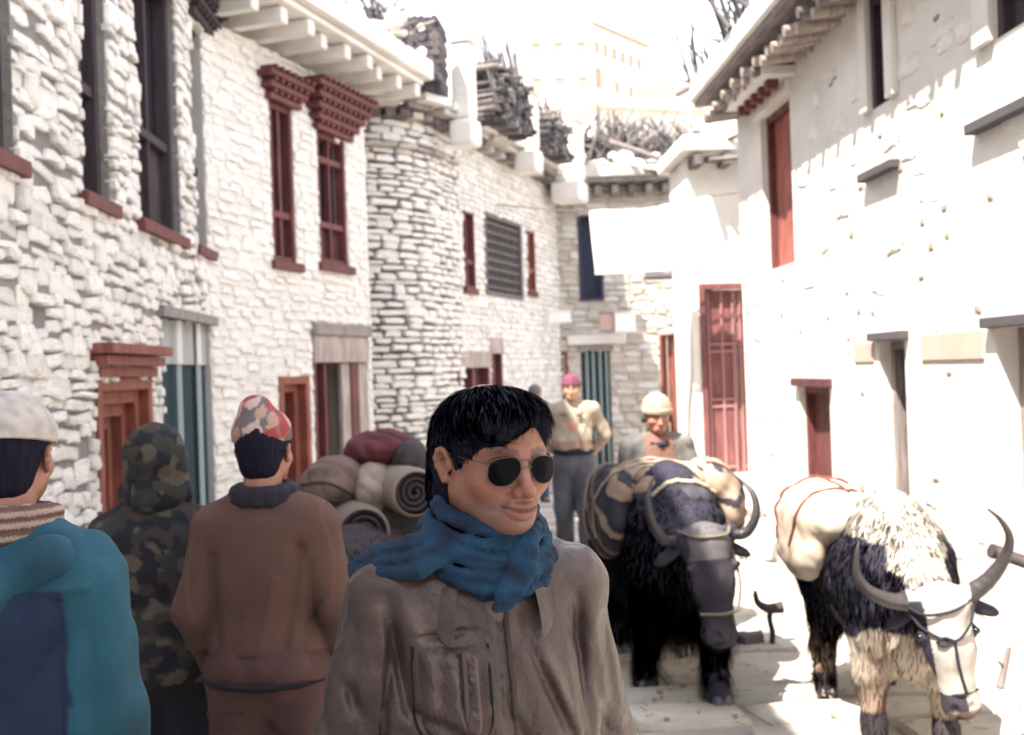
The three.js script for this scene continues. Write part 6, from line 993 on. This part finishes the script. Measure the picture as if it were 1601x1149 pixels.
{ // on the dark yak
  const B = BY, T0 = 0.06, dk = D(38, 36, 52), dk2 = D(60, 58, 68), tn = D(176, 150, 130), tn2 = D(212, 190, 170);
  const bands = (x, y, z) => { const u = (y * 0.9 + z * 0.75 + x * 0.2) * 6.5 + 0.35 * noise(x * 7, y * 7, z * 7), f = u - Math.floor(u); return f < 0.30 ? mix3(tn, D(140, 118, 104), clamp(0.4 + noise(x * 14, y * 14, z * 14))) : mix3(dk, dk2, clamp(0.3 + noise(x * 12, y * 12, z * 12))); };
  sack('black pannier sack with tan bands on the left flank of the dark yak', 'pannier_sack', 'sack', B, T0, 1, [[[-0.29, 0.86, -0.12], [0.105, 0.23, 0.34]], [[-0.25, 0.98, -0.10], [0.11, 0.14, 0.28]]], bands, { seed: 4, cords: [[[-0.2, 1.15, 0.05], [-0.45, 0.95, 0.12], [-0.42, 0.7, 0.10]], [[-0.2, 1.15, -0.2], [-0.5, 0.9, -0.2], [-0.42, 0.65, -0.2]]], cc: D(170, 150, 130) });
  sack('sunlit tan sack on the right flank of the dark yak', 'pannier_sack', 'sack', B, T0, 1, [[[0.30, 0.88, -0.14], [0.12, 0.22, 0.34]], [[0.24, 1.0, -0.10], [0.13, 0.14, 0.28]]], (x, y, z) => { const u = (y + z * 0.5) * 7, f = u - Math.floor(u); return f < 0.25 ? dk2 : mix3(tn, tn2, clamp(0.4 + noise(x * 10, y * 10, z * 10))); }, { seed: 6, cords: [[[0.2, 1.15, 0.05], [0.45, 0.95, 0.12], [0.42, 0.7, 0.10]]] });
  sack('pale tan bundle tied across the back of the dark yak', 'bundle', 'bundle', B, T0, 1, [[[-0.02, 1.04, -0.20], [0.21, 0.09, 0.26]], [[0.10, 1.03, 0.0], [0.14, 0.09, 0.16]]], (x, y, z) => { const n = noise(x * 9, y * 9, z * 9); return n > 0.18 ? dk2 : mix3(tn, tn2, clamp(0.5 + n)); }, { seed: 8, cords: ringCords([0, 1.0, 0], 0.3, [-0.32, -0.12, 0.06]), centre: [0, 1.04, -0.1], cc: D(210, 190, 165) });
  sack('dark grey rolled blanket hanging over the shoulders of the dark yak', 'blanket_roll', 'blanket', B, T0, 1, [[[0.02, 0.95, 0.25], [0.165, 0.135, 0.13]], [[-0.10, 0.98, 0.16], [0.10, 0.10, 0.12]]], (x, y, z) => y > 1.075 - 0.4 * Math.abs(x) ? tn : mix3(D(54, 56, 66), D(104, 106, 114), clamp(0.35 + 1.2 * noise(x * 10, y * 10, z * 10))), { seed: 10, cords: [[[-0.16, 1.0, 0.3], [-0.08, 1.1, 0.34], [0.06, 1.1, 0.36], [0.18, 1.0, 0.3]]], cc: D(205, 190, 170), cr: 0.011 });
}
{ // on the white-faced yak
  const c1 = D(232, 218, 200), c2 = D(200, 178, 158);
  sack('cream sack tied on the flank of the white-faced yak', 'pannier_sack', 'sack', WY, -0.12, 0.94, [[[-0.20, 0.98, -0.34], [0.22, 0.17, 0.42]], [[-0.30, 0.84, -0.36], [0.12, 0.18, 0.36]]], (x, y, z) => mix3(c1, c2, clamp(0.2 + 1.2 * noise(x * 8, y * 8, z * 8))), { seed: 12, cell: 0.012, cords: [[[-0.05, 1.15, -0.1], [-0.28, 1.1, -0.12], [-0.42, 0.85, -0.14]], [[-0.05, 1.15, -0.36], [-0.28, 1.12, -0.38], [-0.44, 0.85, -0.38]], [[-0.1, 1.18, -0.0], [-0.2, 1.15, -0.3], [-0.25, 1.1, -0.65]]], centre: [-0.2, 0.94, -0.34], cc: D(140, 84, 72) });
}
{ // on the yak seen from behind: sacks and rolled mats, laid out round its back
  const d0 = 5.75, at2 = (px, py, d = d0) => at(px, py, d), k = d0 / FPX;
  const blob = (label, name, cat, px, py, rx, ry, d, c1, c2, seed, o = {}) => { const p = at2(px, py, d); return sack(label, name, cat, p, o.turn || 0, 1, [[[0, 0, 0], [rx * k, ry * k, o.rz || 0.22], o.rot], ...(o.more || [])], o.col || ((x, y, z) => mix3(c1, c2, clamp(0.4 + 1.2 * noise(x * 10 + seed, y * 10, z * 10)))), { seed, cords: o.cords, centre: [0, 0, 0], cc: o.cc, fold: o.fold || 0.018 }); };
  blob('dark red sack lying on top of the load between the people', 'sack', 'sack', 592, 700, 56, 30, 5.75, D(118, 58, 66), D(92, 46, 58), 21, { rot: [0, 0.2, 0.1] });
  blob('grey brown sack at the left of the load between the people', 'sack', 'sack', 520, 758, 56, 44, 5.6, D(140, 116, 106), D(112, 94, 90), 22, { rot: [0, 0, 0.35], cords: [[[-0.15, 0.02, 0.15], [0, 0.03, 0.2], [0.15, -0.06, 0.15]], [[-0.12, -0.05, 0.15], [0.02, -0.06, 0.2], [0.16, -0.12, 0.15]]], cc: D(80, 62, 62) });
  blob('pale cream sack in the middle of the load between the people', 'sack', 'sack', 585, 762, 40, 40, 5.62, D(186, 172, 158), D(160, 142, 130), 23);
  blob('dark green sack at the top right of the load between the people', 'sack', 'sack', 640, 715, 30, 32, 5.7, D(62, 56, 62), D(84, 74, 74), 24);
  blob('dark blue grey sack at the lower right of the load between the people', 'sack', 'sack', 628, 815, 46, 60, 5.66, D(54, 56, 66), D(74, 70, 76), 25);
  blob('brown sack low in the load beside the brown sweater', 'sack', 'sack', 545, 840, 60, 50, 5.6, D(104, 82, 78), D(84, 66, 66), 26);
  const mat2 = (label, px, py, R, d, turn, c, ci) => { const p = at2(px, py, d), t = thing('rolled_mat', label, 'mat', p, turn), r = R * k; const prof = [[r * 0.86, 0.2], [r * 0.97, 0.19], [r, 0.16], [r, -0.16], [r * 0.95, -0.2], [r * 0.7, -0.2]].map(([x, y]) => new THREE.Vector2(x, y));
    part('outer_layer', new THREE.LatheGeometry(prof, 28).rotateX(Math.PI / 2), mat(c, 0.95, { bumpMap: T.weave, bumpScale: 0.003, side: THREE.DoubleSide }), t); const sp = []; for (let i = 0; i <= 60; i++) { const a = i / 60 * 3.2 * 2 * Math.PI, q = r * (0.86 - 0.76 * i / 60); sp.push(V(Math.cos(a) * q, Math.sin(a) * q, 0.18)); }
    part('inner_coil', tube(sp, r * 0.09, 120, 6), mat(ci, 0.95), t); part('core', new THREE.CylinderGeometry(r * 0.85, r * 0.85, 0.3, 20).rotateX(Math.PI / 2), mat(D(40, 34, 44), 1), t); };
  mat2('rolled mat with a pale rim at the right of the load between the people', 632, 765, 36, 5.5, 0.35, D(176, 158, 146), D(70, 64, 68));
  mat2('rolled mat with a pale rim low in the load beside the brown sweater', 556, 826, 40, 5.42, 0.3, D(150, 134, 124), D(66, 56, 62));
}
// ------------------------------------------------------------------ small things by the wall on the right
{ const a = at(1578, 1012, 4.3), b = at(1563, 1076, 4.25), t = thing('wooden_peg', 'short thin wooden stick standing by the wall right of the white-faced yak', 'stick', b); part('shaft', rod(V(0, 0, 0), a.clone().sub(b), 0.016, 0.009, 7), M.timber, t); part('side_twig', rod(a.clone().sub(b).multiplyScalar(0.5), a.clone().sub(b).multiplyScalar(0.5).add(V(-0.03, 0.03, 0.01)), 0.008, 0.005, 5), M.timber, t); }
{ const a = at(1556, 862, 4.5), b = at(1640, 892, 4.35), t = thing('wooden_rail', 'dark wooden rail running off the right edge beside the white-faced yak', 'rail', a); part('shaft', rod(V(0, 0, 0), b.clone().sub(a), 0.026, 0.03, 8), M.brownDark, t); part('end_knob', rod(V(-0.02, 0.004, 0), V(0.02, -0.008, 0), 0.032, 0.03, 8), M.brownDark, t); }
{ const g = gp(1207, 1016), t = thing('forked_branch', 'dark crooked branch standing behind the white-faced yak', 'branch', V(g.x, 0, g.z)); const k = -g.z / FPX, p = (px, py) => V((px - 1207) * k, (1016 - py) * k, 0);
  part('stem', tube([p(1206, 1016), p(1209, 990), p(1205, 965), p(1208, 950)], 0.016, 16, 7), M.dark, t); part('bowl', tube([p(1183, 922), p(1187, 940), p(1203, 950), p(1226, 949)], 0.028, 20, 8, (s) => 0.4 + 0.9 * s), M.brownDark, t); }
{ const g = gp(1172, 1014), t = thing('loose_stone', 'dark flat stone on the street between the two yaks', 'stone', V(g.x, 0, g.z)); const s1 = part('body', SLABS[2].clone().rotateX(-Math.PI / 2).scale(0.16, 0.09, 0.10), mat([0.10, 0.09, 0.10], 0.95, { bumpMap: T.rock, bumpScale: 0.01 }), t); part('chip', STONES[4].clone().rotateX(-Math.PI / 2).scale(0.06, 0.04, 0.05).translate(0.12, 0, 0.02), M.stone[2], t); }
{ const g = at(1184, 802, 8.4), t = thing('loose_stone', 'dark stone set in the plinth below the red double door', 'stone', g); part('body', STONES[6].clone().scale(0.13, 0.07, 0.10), M.stone[2], t); }

{ // straw, chaff and dirt trodden into the street
  const r = rng(881), gs = [], lm = mat([0.24, 0.20, 0.15], 1), st = [];
  for (let i = 0; i < 900; i++) { const z = -3.2 - 9 * r() * r(), x = mix(-1.3, 2.2, r()), a = r() * 6.28, L = 0.02 + 0.06 * r(); const g = new THREE.BoxGeometry(L, 0.004, 0.004).rotateY(a).translate(x, 0.047, z); st.push(g); }
  for (let i = 0; i < 260; i++) { const z = -3.4 - 9 * r() * r(), x = mix(-1.2, 2.25, r()), k = 0.006 + 0.022 * r() * r(); gs.push(new THREE.IcosahedronGeometry(k, 0).scale(1.3, 0.5, 1).rotateY(r() * 6).translate(x, 0.046, z)); }
  const a = addMesh('straw_litter', mergeGeometries(st.map(strip)), mat([0.40, 0.33, 0.22], 1), ground); a.userData.kind = 'stuff'; const b = addMesh('grit', mergeGeometries(gs.map(strip)), lm, ground); b.userData.kind = 'stuff';
}
scene.updateMatrixWorld(true);
renderer.render(scene, camera);
